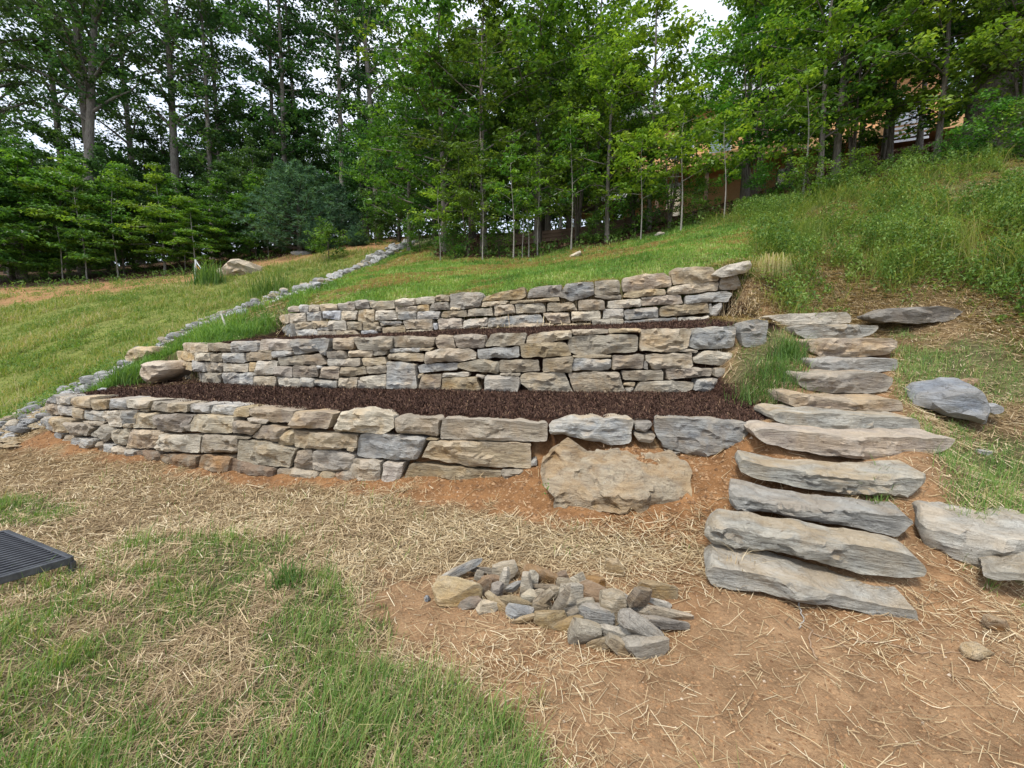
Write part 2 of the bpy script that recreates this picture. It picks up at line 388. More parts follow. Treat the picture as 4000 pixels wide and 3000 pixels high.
def terrace_masks(x, y):
    m1 = (y > W1(x) + 0.22) & (y <= W2(x) + 0.2)
    m2 = (y > W2(x) + 0.22) & (y <= W3(x) + 0.2)
    e1 = sstep(-7.25, -6.9, x) * (1 - sstep(2.75, 3.15, x + 0.12 * (y - 4)))
    e2 = sstep(-5.35, -5.0, x) * (1 - sstep(3.5, 3.8, x))
    return m1, m2, e1, e2
def height(x, y):
    x = np.atleast_1d(np.asarray(x, float)); y = np.atleast_1d(np.asarray(y, float))
    z = hill(x, y)
    far = sstep(90, 200, np.hypot(x, y)); z = z * (1 - far) + far * 16.0
    m1, m2, e1, e2 = terrace_masks(x, y)
    f1 = np.clip((y - W1(x)) / np.maximum(W2(x) - W1(x), 0.3), 0, 1)
    t1 = np.interp(x, [-7, -4, 0, 3], [0.68, 0.73, 0.745, 0.76]) + 0.13 * f1 + 0.03 * (fbm(x, y, 1.6, 5) - 0.5)
    f2 = np.clip((y - W2(x)) / np.maximum(W3(x) - W2(x), 0.3), 0, 1)
    t2a = np.interp(x, [-5.8, -3.5, -0.1, 2, 3.5], [1.50, 1.53, 1.63, 1.70, 1.77]); t2b = np.interp(x, [-5, -3.3, -1.5, 1.5, 3.3], [1.62, 1.66, 1.73, 1.82, 1.90])
    t2 = t2a + (t2b - t2a) * f2 + 0.03 * (fbm(x, y, 1.6, 6) - 0.5)
    z = np.where(m1, z * (1 - e1) + t1 * e1, z)
    z = np.where(m2, z * (1 - e2) + t2 * e2, z)
    # micro relief
    r = np.hypot(x, y)
    rough = 0.035 * (fbm(x, y, 1.3, 1) - 0.5) + 0.022 * (fbm(x, y, 8, 2, 3) - 0.5)
    z = z + rough * (1 + 4.0 * sstep(6, 20, r)) * np.where(m1 | m2, 0.5, 1)
    return z

def spaced(a, b, h, lo, hi, g=1.13):
    mid = list(np.arange(a, b, h)); left = []; right = []; s = h; v = a
    while v > lo: s *= g; v -= s; left.append(v)
    s = h; v = mid[-1]
    while v < hi: s *= g; v += s; right.append(v)
    return np.array(left[::-1] + mid + right)
GX = spaced(-8.5, 5.2, 0.055, -450, 450, 1.09)
GY = spaced(0.9, 9.6, 0.055, -60, 600, 1.07)
GXX, GYY = np.meshgrid(GX, GY)
GZ = height(GXX.ravel(), GYY.ravel()).reshape(GXX.shape)
def gz(x, y):                                      # height of the built sheet, bilinear
    x = np.asarray(x, float); y = np.asarray(y, float)
    i = np.clip(np.searchsorted(GX, x) - 1, 0, len(GX) - 2); j = np.clip(np.searchsorted(GY, y) - 1, 0, len(GY) - 2)
    fx = np.clip((x - GX[i]) / (GX[i + 1] - GX[i]), 0, 1); fy = np.clip((y - GY[j]) / (GY[j + 1] - GY[j]), 0, 1)
    return (GZ[j, i] * (1 - fx) + GZ[j, i + 1] * fx) * (1 - fy) + (GZ[j + 1, i] * (1 - fx) + GZ[j + 1, i + 1] * fx) * fy
TS = np.concatenate([np.arange(1.2, 12, 0.02), np.arange(12, 80, 0.1)])
def to_ground(px, py):                             # where the line of sight through a photo point meets the ground
    a, b, c = ray(px, py)
    t = TS / b
    k = np.nonzero(EYE + c * t < gz(a * t, TS))[0]
    k = k[0] if len(k) else len(TS) - 1
    return a * t[k], TS[k]
def gpoly(pts): return np.array([to_ground(*p) for p in pts])
def sd_poly(x, y, P):                              # signed distance, negative inside
    x = np.asarray(x, float).ravel(); y = np.asarray(y, float).ravel()
    d = np.full(x.shape, 1e9); ins = np.zeros(x.shape, bool); n = len(P)
    for i in range(n):
        ax, ay = P[i]; bx, by = P[(i + 1) % n]
        ex, ey = bx - ax, by - ay; L = ex * ex + ey * ey + 1e-12
        t = np.clip(((x - ax) * ex + (y - ay) * ey) / L, 0, 1)
        d = np.minimum(d, np.hypot(x - ax - t * ex, y - ay - t * ey))
        c = ((ay > y) != (by > y)) & (x < (bx - ax) * (y - ay) / (by - ay + 1e-12) + ax)
        ins ^= c
    return np.where(ins, -d, d)

# the covers: where grass, straw, bare clay, mulch, litter and field lie
P_GRASS1 = gpoly([(-2600, 2300), (-300, 2200), (60, 2230), (330, 2160), (480, 2110), (900, 2090), (1180, 2150), (1310, 2270), (1370, 2350), (1400, 2480), (1480, 2600), (1720, 2680), (2000, 2790), (2180, 2995), (2600, 4200), (-2600, 4200)])
P_GRASS2 = gpoly([(-900, 1950), (130, 1945), (330, 1990), (210, 2050), (-900, 2080)])
P_BARE = gpoly([(1400, 2330), (1480, 2230), (1700, 2250), (2300, 2180), (2620, 2130), (2760, 2200), (3000, 2330), (3600, 2400), (3650, 2250), (4500, 2330), (5200, 2995), (2000, 3600), (1750, 2720), (1420, 2500)])
P_CLAY_BASE = np.array([(-7.3, 6.15), (-5.7, 5.72), (-3.83, 4.95), (-2.7, 4.62), (-1.7, 4.36), (-0.6, 4.02), (0.0, 3.72), (0.35, 3.5), (1.0, 3.2), (1.55, 2.95), (1.8, 2.5), (2.2, 2.9), (2.4, 3.5), (2.5, 4.2), (0.9, 4.5), (-1.7, 4.9), (-5.7, 6.1), (-7.3, 6.6)])
P_GR_R = [gpoly(q) for q in ([(3560, 1380), (3800, 1330), (4300, 1400), (4300, 1560), (3900, 1600), (3620, 1480), (3520, 1450)],
                             [(3620, 1760), (3900, 1720), (4300, 1780), (4300, 1850), (3800, 1830), (3600, 1880)],
                             [(3560, 1900), (3700, 1870), (3900, 1930), (4100, 2010), (3850, 2010), (3600, 2000)],
                             [(2830, 1500), (2930, 1330), (3080, 1230), (3160, 1340), (3120, 1400), (2980, 1480), (2870, 1570)])]
TLX = np.array([-60, -26, -19.4, -16.2, -13, -9.5, -4.3, -3.2, 0, 4.5, 6.9, 8.2, 8.8, 9.9, 11.4, 40.0]); TLY = np.array([20, 22, 24.5, 27, 30, 31, 29, 18.2, 15.2, 15.2, 14.2, 13.2, 10.9, 10.0, 9.5, 9.0])
def treeline(x): return np.interp(x, TLX, TLY)
DITCH = np.array([to_ground(*q) for q in [(-350, 1790), (0, 1680), (90, 1640), (200, 1590), (330, 1520), (440, 1455), (560, 1395), (660, 1335), (760, 1290), (850, 1250), (950, 1212), (1080, 1170), (1200, 1138), (1300, 1090), (1400, 1052), (1480, 1010), (1560, 968), (1600, 950)]])
_o = np.argsort(DITCH[:, 1]); 
def ditch_x(y): return np.interp(y, DITCH[_o, 1], DITCH[_o, 0])
def lawn_edge(y): return np.interp(y, [5.0, 6.9, 7.4, 9.5, 13.5, 16], [4.2, 4.0, 4.0, 5.4, 8.2, 9.5])

def covers(x, y):
    """weights of the covers at ground points: straw, grass (near), lawn, field, clay, mulch, litter, bank"""
    x = np.asarray(x, float).ravel(); y = np.asarray(y, float).ravel()
    n1 = fbm(x, y, 1.7, 11) - 0.5; n2 = fbm(x, y, 5.5, 12, 3) - 0.5; n3 = fbm(x, y, 0.55, 13) - 0.5
    m1, m2, e1, e2 = terrace_masks(x, y)
    mul = np.where(m1, sstep(0.35, 0.65, e1 + n1 * 0.6), 0) + np.where(m2, sstep(0.35, 0.65, e2 + n1 * 0.6), 0)
    behind3 = (y > W3(x)) & (x > -5.4)
    tl = sstep(-0.5, 0.5, y - treeline(x) + n3 * 2.5)
    dx = x - ditch_x(y)
    field = sstep(0.2, -0.2, dx + n2 * 0.5) * (y > 5.2)
    bank = sstep(-0.2, 0.3, x - lawn_edge(y) + n1) * sstep(6.1, 6.9, y + n1 + 0.04 * x * 0) * (y > W2(x))
    bank = np.maximum(bank, sstep(5.6, 6.6, x + n1 * 1.4 - np.maximum(0, 4.4 - y) * 1.0) * (y > 3.2))
    up = (y > 6.2) & (x > -5.6) & (y > W3(x)) | ((dx >= 0) & (y > W2(x) + .1) & (x < -5.0))
    lawn = np.where(up | ((dx > 0) & (y > 7.2) & (x < -5.5)), 1.0, 0.0) * (1 - bank)
    lawn_straw = lawn * np.clip(sstep(0.0, 0.13, (fbm(x * 0.35 + 3, y * 1.25, 1.5, 31, 3) - 0.5) + 0.01) * 0.85 + sstep(1.2, 0, np.abs(treeline(x) - 1.0 - y)) * 0.7 * (x < 3) + sstep(1.3, 0.3, np.abs(dx - 1.9 - 0.05 * y)) * (y > 12) * 0.95, 0, 0.95) * sstep(9.0, 11.0, y + 8 * (x > -4.5))
    fore = 1.0 - np.clip(lawn + field + bank + (y > W1(x) + 0.15) * (x < 2.6) * 1.0, 0, 1)
    g1 = sstep(0.12, -0.12, sd_poly(x, y, P_GRASS1) + n2 * 0.55 + n1 * 0.35)
    g1 = g1 * (1 - 0.85 * sstep(0.04, 0.13, (fbm(x, y, 2.6, 71, 3) - 0.5) + n2 * 0.35 + 0.01))
    g2 = sstep(0.15, -0.15, sd_poly(x, y, P_GRASS2) + n2 * 0.4)
    near_g = np.maximum(g1, g2)
    right = sstep(2.6, 3.0, x) * (y > 2.1) * fore
    gr = np.zeros_like(x)
    for P in P_GR_R: gr = np.maximum(gr, sstep(0.15, -0.15, sd_poly(x, y, P) + n2 * 0.6))
    gr = np.maximum(gr, right * sstep(0.05, 0.16, n1 + n2 * 0.4) * 0.7)
    bare = sstep(0.12, -0.15, sd_poly(x, y, P_BARE) + n2 * 0.4)
    base = sstep(0.12, -0.10, sd_poly(x, y, P_CLAY_BASE) + n2 * 0.5 + n1 * 0.3)
    clay = np.maximum(bare, base)
    stair = sstep(0.25, 0.0, np.abs(x - np.interp(y, [2.2, 3.6, 4.5, 5.3, 6.4], [1.75, 2.75, 3.5, 4.2, 4.25])) - np.interp(y, [2.2, 3.6, 4.5, 6.4], [.75, .7, .42, .42])) * (y > 2.0) * (y < 6.6) * (x > 1.0)
    clay = np.maximum(clay, stair)
    return dict(mulch=mul, litter=tl, field=field * (1 - tl), bank=bank * (1 - tl), lawn=lawn * (1 - tl), lawn_straw=lawn_straw * (1 - tl), fore=fore,
                grass=np.maximum(near_g * (x < 2.5), gr * (1 - stair)) * (1 - mul), clay=clay * (1 - near_g), right=right, n1=n1, n2=n2, n3=n3, stair=stair, base=base * np.ones_like(x))

CV = covers(GXX, GYY)
def cover_colour(c):
    n = len(c['n1'])
    def col(r): return np.tile(np.array(r, float), (n, 1))
    def mixin(base, rgb, w_): return base * (1 - w_[:, None]) + np.array(rgb) * w_[:, None]
    v = c['n2'][:, None]
    out = col((0.30, 0.215, 0.12))                                            # thin straw over clay
    out = mixin(out, (0.37, 0.24, 0.135), c['clay'])
    out = mixin(out, (0.30, 0.16, 0.07), c['clay'] * np.maximum(c['base'], 0.5 * sstep(0.03, 0.14, c['n1'])))
    out = mixin(out, (0.105, 0.115, 0.05), c['grass'] * 0.85)
    out = mixin(out, (0.14, 0.20, 0.055), c['lawn'])
    out = mixin(out, (0.50, 0.44, 0.30), c['lawn_straw'])
    out = mixin(out, (0.19, 0.22, 0.055), c['field'])
    f_or = c['field'] * np.clip(sstep(7.5, 3.5, treeline(c['x']) - c['y'] + 8 * c['n3']) * (c['x'] < -6) * (0.75 + sstep(-0.05, 0.1, c['n1'])), 0, 1)
    out = mixin(out, (0.40, 0.225, 0.115), f_or)
    out = mixin(out, (0.09, 0.115, 0.035), c['bank'] * 0.9)
    out = mixin(out, (0.34, 0.18, 0.08), c['bank'] * sstep(0.04, 0.12, c['n1'] - 0.02 - 0.03 * (c['y'] - 6.5)))
    out = mixin(out, (0.12, 0.078, 0.048), c['litter'])
    out = mixin(out, (0.055, 0.028, 0.019), np.clip(c['mulch'], 0, 1))
    return out * (1 + 0.35 * v)
CV['x'] = GXX.ravel(); CV['y'] = GYY.ravel()
GCOL = np.clip(cover_colour(CV), 0.01, 0.9)
GV = np.c_[GXX.ravel(), GYY.ravel(), GZ.ravel()]
nx, ny = len(GX), len(GY)
ii, jj = np.meshgrid(np.arange(nx - 1), np.arange(ny - 1))
a0 = (jj * nx + ii).ravel()
GF = np.c_[a0, a0 + 1, a0 + nx + 1, a0 + nx]
fm = {k: v[a0] for k, v in CV.items()}
zone = np.zeros(len(GF), int)
zone[fm['field'] > 0.5] = 1
zone[fm['lawn'] > 0.5] = 2
zone[fm['bank'] > 0.5] = 3
zone[fm['litter'] > 0.5] = 4
isup = CV['y'][a0] > W2(CV['x'][a0]) + 0.1
zone[(fm['mulch'] > 0.5) & ~isup] = 5
zone[(fm['mulch'] > 0.5) & isup] = 6
for k, nm, m in [(0, 'ground', M_GROUND), (1, 'field', M_TURF), (2, 'lawn', M_TURF), (3, 'bank', M_TURF), (4, 'forest_floor', M_TURF), (5, 'mulch_bed', M_MULCH), (6, 'mulch_bed', M_MULCH)]:
    f = GF[zone == k]
    used, inv = np.unique(f, return_inverse=True)
    me = np_mesh(nm, GV[used], [inv.reshape(f.shape)], m, smooth=True, col=GCOL[used])
    tag(obj(nm, me), kind='structure', label={0: 'bare orange clay ground with straw in front of the lowest wall', 1: 'sloping olive green grass field left of the rock ditch', 2: 'mown green lawn with straw above the top wall', 3: 'steep weedy bank above and beside the stone steps', 4: 'forest floor of brown leaf litter under the trees',
        5: 'wide dark brown mulch bed between the lower and middle walls', 6: 'narrow dark mulch strip between the middle and top walls'}[k])
# ------------------------------------------------------------------ stones traced onto real wall faces
REG = {'A': (0, 1400, .45208), 'B': (900, 1400, .45208), 'C': (1800, 1400, .45208), 'M': (600, 1050, .36166), 'N': (1300, 1050, .40687), 'O': (2100, 950, .45208), 'T': (1080, 1130, .3937),
       'P': (0, 0, 1.0), 'D': (2700, 1100, .5877), 'E': (2600, 1700, .6329), 'Q': (3500, 1900, .5252)}
def parse(txt):
    out = []
    for ln in txt.strip().splitlines():
        ln = ln.strip()
        if not ln or ln[0] == '#': continue
        for item in ln.split(';'):
            tk = item.split()
            if not tk: continue
            ox, oy, s = REG[tk[0]]; v = list(map(float, tk[2:])); opt = {}
            if len(v) % 2: opt['big'] = v.pop()
            out.append((tk[1], [(ox + v[i] * s, oy + v[i + 1] * s) for i in range(0, len(v), 2)]))
    return out
WALL1 = '''
A g 400 322 478 325 472 385 385 380; A g 480 332 605 335 610 402 480 395; A t 612 340 780 335 778 427 625 425 600 380; A t 782 355 935 352 915 440 788 435; A g 935 350 1080 350 1078 440 908 442
A w 1085 352 1305 367 1270 432 1087 436; A t 1312 370 1455 385 1425 460 1285 452; A t 1455 387 1625 392 1618 466 1425 460; A g 1642 395 1802 397 1790 480 1615 460; A g 1830 405 2035 420 2012 492 1802 475; A t 2038 420 2138 427 2132 510 2000 500
B p 152 432 340 440 548 452 500 566 340 558 145 495
A p 350 390 490 402 508 490 400 482; A g 492 405 615 417 612 498 502 480; A t 620 425 715 442 705 526 620 512; A g 716 450 900 457 880 547 708 526; A w 905 452 1060 450 1050 590 975 590 888 500; A g 1062 452 1188 452 1142 590 1055 590
A w 1160 470 1345 477 1352 602 1132 600 1140 530; A p 1332 492 1520 478 1672 490 1562 642 1355 620; A w 1690 485 2030 507 2008 642 1640 632 1650 550; B p 18 537 280 567 190 662 15 652; B p 285 577 492 602 400 722 182 680
A g 288 490 348 492 348 592 285 590; A g 353 502 470 507 448 627 347 617; A t 475 502 632 527 590 646 462 630; A d 550 547 750 560 790 600 745 670 625 657; A t 700 542 890 555 862 582 742 577; A w 880 572 1000 602 985 640 905 722 760 666
A w 913 612 1122 610 1068 752 958 742; A p 1125 617 1405 637 1375 720 1300 787 1060 780; A w 1388 655 1740 667 1702 815 1345 792; A t 1758 657 2055 667 2048 815 1712 815; B t 442 627 560 620 546 757 395 745
B t 552 627 800 640 1092 662 1088 778 770 788 548 770; B w 78 702 320 720 562 790 500 942 200 915 50 880; B p 572 802 700 790 690 966 530 962; B d 706 805 860 795 1075 840 1030 977 700 970; B g 1120 655 1400 662 1690 692 1600 890 1400 880 1070 862 1085 720
C t -270 716 100 725 610 742 600 955 100 940 -350 862; B p 552 462 740 460 892 477 830 612 498 602; B w 965 460 1150 445 1412 488 1410 600 1320 652 1100 640 888 617; B t 1422 502 1810 517 1785 677 1600 655 1425 642; C t -165 517 300 535 750 567 738 727 300 718 -190 705
C g 752 560 920 517 1490 522 1470 742 1250 735 1030 690 900 655 752 652; C d 1502 562 1660 560 1592 642 1500 622; C t 1492 642 1692 657 1650 732 1530 716
P g 2560 1632 2740 1638 2925 1655 2912 1745 2755 1790 2590 1752 2552 1682
A g 270 597 345 597 298 742 180 727; A g 302 632 430 628 552 647 500 747 290 747; A t 560 662 625 668 600 770 508 762; A g 630 682 822 702 788 772 605 800; A p 830 722 890 732 880 832 798 822; A g 892 737 972 742 958 822 880 832; A t 966 762 1085 777 1062 862 958 862; A g 1092 790 1162 802 1150 852 1095 842
A o 1170 802 1382 812 1392 902 1160 882; A o 1388 832 1712 832 1690 962 1400 932; A o 1742 832 2012 852 1960 992 1708 977; B t 395 957 570 960 757 987 750 1082 388 1042; B t 766 987 906 987 880 1072 764 1062; B t 1036 872 1302 892 1282 1087 1100 1082 1018 962; B p 1322 907 1500 905 1450 1107 1298 1102
B t 1542 912 2010 952 2342 987 2302 1117 1940 1182 1620 1172 1490 1062; C t 335 967 542 972 520 1092 368 1102; C o 20 1162 312 1172 290 1262 60 1262; C g 607 882 660 867 660 932 605 937
B t 155 512 320 545 310 562 182 550; A t 1076 567 1136 562 1130 597 1073 597; A t 1196 442 1276 437 1265 462 1194 457; B t 62 667 170 682 165 697 60 692; B t 1010 770 1065 772 1065 802 1008 792; C d 1760 790 1905 815 1830 850 1800 835; B t 1692 690 1790 695 1785 708 1690 706; A d 1580 590 1640 560 1630 640 1585 632
B o 0 870 130 900 380 950 370 1030 60 1010 -60 950; B o 900 985 1025 975 1095 1085 900 1080
'''
WALL2 = '''
M t 310 802 372 800 362 887 305 882; M t 376 817 580 815 575 897 382 902 370 850; M t 585 807 845 805 835 890 585 890; M g 850 790 1115 787 1108 887 840 907; M p 1142 762 1490 765 1480 882 1240 880 1125 880; M g 1495 767 1900 752 1870 882 1520 927 1475 822; M p 1927 752 2160 742 2150 872 1920 870
N w 205 667 580 647 562 772 240 782; N t 585 647 985 650 950 752 580 757; N p 1005 642 1150 640 1175 757 1002 767 970 690; N p 1157 637 1455 632 1448 750 1182 757; N w 1515 615 1855 615 1835 737 1455 747; O w -85 790 80 765 300 762 290 832 -100 880
O t 302 747 610 742 615 780 305 792; O t 622 735 895 738 890 770 618 775; O w 300 802 600 790 875 787 870 937 640 955 370 967 258 940 262 860; O t 887 745 1100 735 1322 740 1300 902 1180 942 893 927; O g 1352 732 1540 720 1720 717 1705 900 1400 920 1310 882; O g 1778 682 1880 655 1995 662 1985 892 1790 897 1745 760
M t 225 892 430 902 425 1000 300 987 220 927; M w 442 907 610 905 612 992 450 992; M t 617 922 742 910 740 1000 615 1000; M g 746 912 980 912 980 1012 750 1010; M t 985 907 1265 902 1260 990 980 996; M g 1272 897 1490 887 1490 932 1280 957; M d 1865 892 2050 885 2087 962 1880 965; M g 1785 887 1862 885 1858 940 1800 920
N t 150 787 380 785 362 847 145 842; N w 387 777 522 770 510 827 385 835; N g 540 767 832 757 827 800 540 802; N t 832 760 965 757 920 790 830 782; N t 890 802 1010 767 1290 765 1380 812 1370 872 880 907; N g 1387 767 1782 747 1788 847 1390 865; O t -150 862 255 857 292 970 -140 987
M t 207 992 418 1017 400 1102 210 1062; M g 420 1012 530 1010 550 1112 430 1107; M d 532 1007 755 1017 720 1117 560 1112; M w 752 1022 1020 1025 1002 1117 740 1107; M t 1025 1012 1112 1010 1080 1112 1008 1110; M w 1337 952 1600 937 1610 1037 1350 1042; M p 1602 932 1800 912 1870 1032 1620 1037; M w 1882 972 2102 970 2090 1052 1870 1047
N t 115 862 255 857 250 932 108 932; M w 1110 1002 1330 992 1300 1142 1075 1157; M p 1292 1052 1500 1057 1490 1167 1300 1152; M p 1512 1042 1770 1052 1778 1172 1500 1167; M p 1830 1057 2010 1055 1990 1192 1778 1182; N t 75 942 305 940 322 1012 150 1042 60 1022; N t 267 857 495 852 510 917 290 932; N t 307 937 515 922 510 997 330 1002
N t 522 812 700 806 870 817 865 892 700 890 518 867; N g 522 897 650 890 785 907 802 1152 650 1165 508 1155; N g 812 927 1205 902 1190 972 820 1007; N w 1202 912 1400 870 1590 892 1590 1012 1330 982 1188 945; N t 1602 877 1980 872 1988 982 1780 997 1600 992; O t 42 992 300 987 295 1117 35 1112; O g 305 997 642 1000 630 1092 300 1107
O p 652 967 915 962 905 1082 648 1092; O t 932 962 1330 947 1335 1072 1000 1087 930 1002; O w 1342 992 1440 927 1690 942 1710 1000 1660 1052 1360 1042; O w 1702 962 1860 922 1975 922 1880 1052 1700 1052; O d 922 1017 955 1015 960 1097 915 1082; O t 1226 902 1392 930 1370 947 1230 940; O t 300 962 642 967 640 990 300 988
M w 302 1117 515 1122 495 1217 350 1212; M w 512 1122 730 1127 700 1252 497 1252; M g 732 1122 920 1127 930 1267 740 1252; M g 927 1127 1080 1127 1070 1267 930 1262; M t 1090 1167 1325 1167 1310 1280 1085 1277; M w 1327 1167 1580 1172 1570 1282 1350 1287; M g 1587 1177 1730 1182 1725 1282 1590 1277; M g 1740 1197 1985 1207 1970 1297 1860 1292 1735 1232; N t 52 1047 232 1047 220 1157 45 1142
N w 252 1047 510 1007 500 1157 340 1162; N d 235 1065 300 1092 335 1150 225 1150; N p 862 1012 1045 1005 1025 1172 815 1157; N w 1050 1002 1300 990 1300 1030 1045 1045; N t 1052 1047 1380 1037 1420 1167 1190 1187 1030 1162; N t 1372 1012 1450 1035 1440 1057 1370 1040; N w 1462 1022 1790 1042 1775 1182 1640 1192 1450 1172; N t 1602 1002 1795 1002 1795 1027 1600 1025
O w -130 1122 225 1117 315 1307 100 1302 -60 1282 -165 1197; O t 262 1127 480 1112 700 1112 770 1312 600 1312 330 1317; O t 722 1102 1080 1097 1085 1182 740 1187; O p 1102 1087 1380 1077 1510 1082 1500 1152 1130 1177; O d 1525 1072 1870 1067 1800 1152 1530 1162; O t 742 1202 850 1202 840 1242 740 1237; O d 757 1247 830 1247 800 1302 770 1302
O w 882 1197 1170 1192 1350 1207 1340 1262 1210 1322 820 1312; O g 1372 1172 1740 1167 1720 1242 1500 1282 1355 1272
M t 1085 880 1260 882 1255 896 1100 900; M g 400 988 470 990 465 1008 402 1006; M g 1762 1045 1825 1050 1820 1075 1770 1075; O d 1960 890 1990 885 1975 910 1900 910; N t 818 1020 860 1012 850 1035 820 1055
'''
WALL3 = '''
T p 105 177 165 165 227 172 225 222 110 227; T g 222 157 320 155 300 227 230 222; T t 322 155 420 155 420 217 310 222; T t 422 150 600 145 600 202 440 217; T d 602 142 765 115 765 205 615 207; T d 772 117 850 105 912 112 920 187 790 197; T w 915 120 1160 110 1172 190 1010 207 928 182
N w 597 302 690 280 782 287 780 352 600 357; N t 595 362 800 357 800 405 600 412; N w 787 277 975 262 970 332 785 342; N t 982 257 1112 247 1110 310 985 307; N w 1122 242 1250 225 1410 220 1442 262 1402 362 1250 387 1120 362; N t 1482 262 1700 200 1840 170 1848 262 1800 290 1430 312 1440 280; N t 1432 322 1680 307 1660 337 1420 367
N t 1692 312 1930 297 1930 322 1700 337; N d 1885 192 2040 158 2192 150 2200 262 1860 282; O t -40 490 180 467 187 500 -45 512; O g 252 352 400 338 480 335 492 442 300 502 188 460; O w 492 327 600 318 702 322 715 442 488 452; O d 487 457 600 448 725 447 725 482 600 487
O p 732 302 900 270 1080 257 1152 292 1155 372 940 400 735 422; O t 742 432 920 400 1100 392 1110 442 900 465 740 472; O t 1152 232 1290 205 1510 200 1572 322 1380 340 1168 362; O t 1132 377 1300 350 1480 335 1570 342 1560 407 1380 425 1180 452 1125 425; O t 1582 292 1720 265 1757 382 1700 405 1570 397
O g 1277 457 1460 430 1640 412 1685 432 1640 512 1450 505 1280 522; O g 1512 547 1580 505 1602 547 1542 627 1495 620; O g 1480 522 1510 520 1500 607 1485 602
T t 18 262 110 242 105 332 30 352 3 340; T t 107 237 285 230 285 327 120 337; T g 292 227 440 220 440 312 295 317; T b 457 217 635 210 632 302 460 287; T w 645 212 802 210 780 302 630 307; T t 812 202 970 197 965 322 795 317; T w 987 217 1060 203 1160 207 1195 297 970 312
N g 622 412 800 407 795 492 620 487; N g 802 407 1032 405 1010 482 800 487; N d 942 332 1020 310 1100 317 1120 397 928 397; N t 802 347 920 345 920 402 800 402; N t 1052 407 1282 397 1280 457 1030 467; N t 1130 377 1220 375 1220 397 1130 397; N w 1292 387 1522 372 1530 447 1290 457; N t 1547 347 1720 340 1750 422 1550 452
N w 1752 337 2020 327 2042 412 1760 432; O t 82 522 300 507 345 582 73 592; O t 352 492 575 487 580 572 350 582; O w 607 497 895 482 895 547 600 562; O p 902 472 1070 452 1240 452 1265 522 900 542; O g 752 577 1045 547 1045 642 758 657; O t 1062 547 1280 520 1470 512 1485 602 1058 637
O p 35 602 275 597 280 687 110 687; O w 292 592 535 582 540 657 288 672; O w 572 572 745 562 750 642 563 657
T g 60 347 170 335 170 477 90 477 28 400; T t 177 332 345 325 345 392 180 397; T t 347 317 500 315 507 370 360 392; T g 402 392 500 357 500 412 400 410; T w 522 312 690 310 690 407 503 405; T w 702 327 850 322 840 402 705 402; T t 852 322 1012 327 990 402 845 402; T t 1022 332 1222 312 1225 352 1030 362
N t 472 562 690 547 690 632 470 632; N t 672 502 800 485 950 482 962 577 700 577; N p 1000 484 1235 470 1240 572 1012 582; N b 957 522 1000 512 1000 582 968 585; N w 1247 492 1480 467 1480 547 1238 577; N g 1492 472 1750 450 1990 437 2032 512 1690 557 1488 557; N p 1692 542 1830 517 2060 530 2060 567 1678 597; N t 2072 527 2122 530 2110 567 2070 562
T g 182 407 280 393 390 395 410 467 200 472; T d 412 417 590 415 590 472 415 472; T t 595 412 780 410 830 462 600 470; T b 837 412 920 403 1000 412 985 457 840 457; N t 702 592 950 582 960 627 698 632; N t 967 592 1115 587 1110 622 965 627; N w 1122 592 1340 587 1330 607 1120 617; N w 1392 582 1430 560 1670 572 1670 602 1378 612
O t 152 702 460 687 465 722 158 732; O w 472 662 740 650 740 717 470 722; O g 747 667 1200 642 1205 692 740 712; O w 1217 642 1480 627 1480 682 1213 692; O t 0 692 140 697 135 727 0 727; O d 895 470 990 466 988 480 900 484; N t 425 545 462 560 455 600 400 595; N g 440 505 640 498 660 520 500 545
'''

def nz(x, y, z): return noise.noise(Vector((x, y, z)))
def fb(x, y, z):
    return noise.noise(Vector((x, y, z))) + 0.5 * noise.noise(Vector((x * 2.1, y * 2.1, z * 2.1 + 7))) + 0.25 * noise.noise(Vector((x * 4.3, y * 4.3, z * 4.3 + 13)))

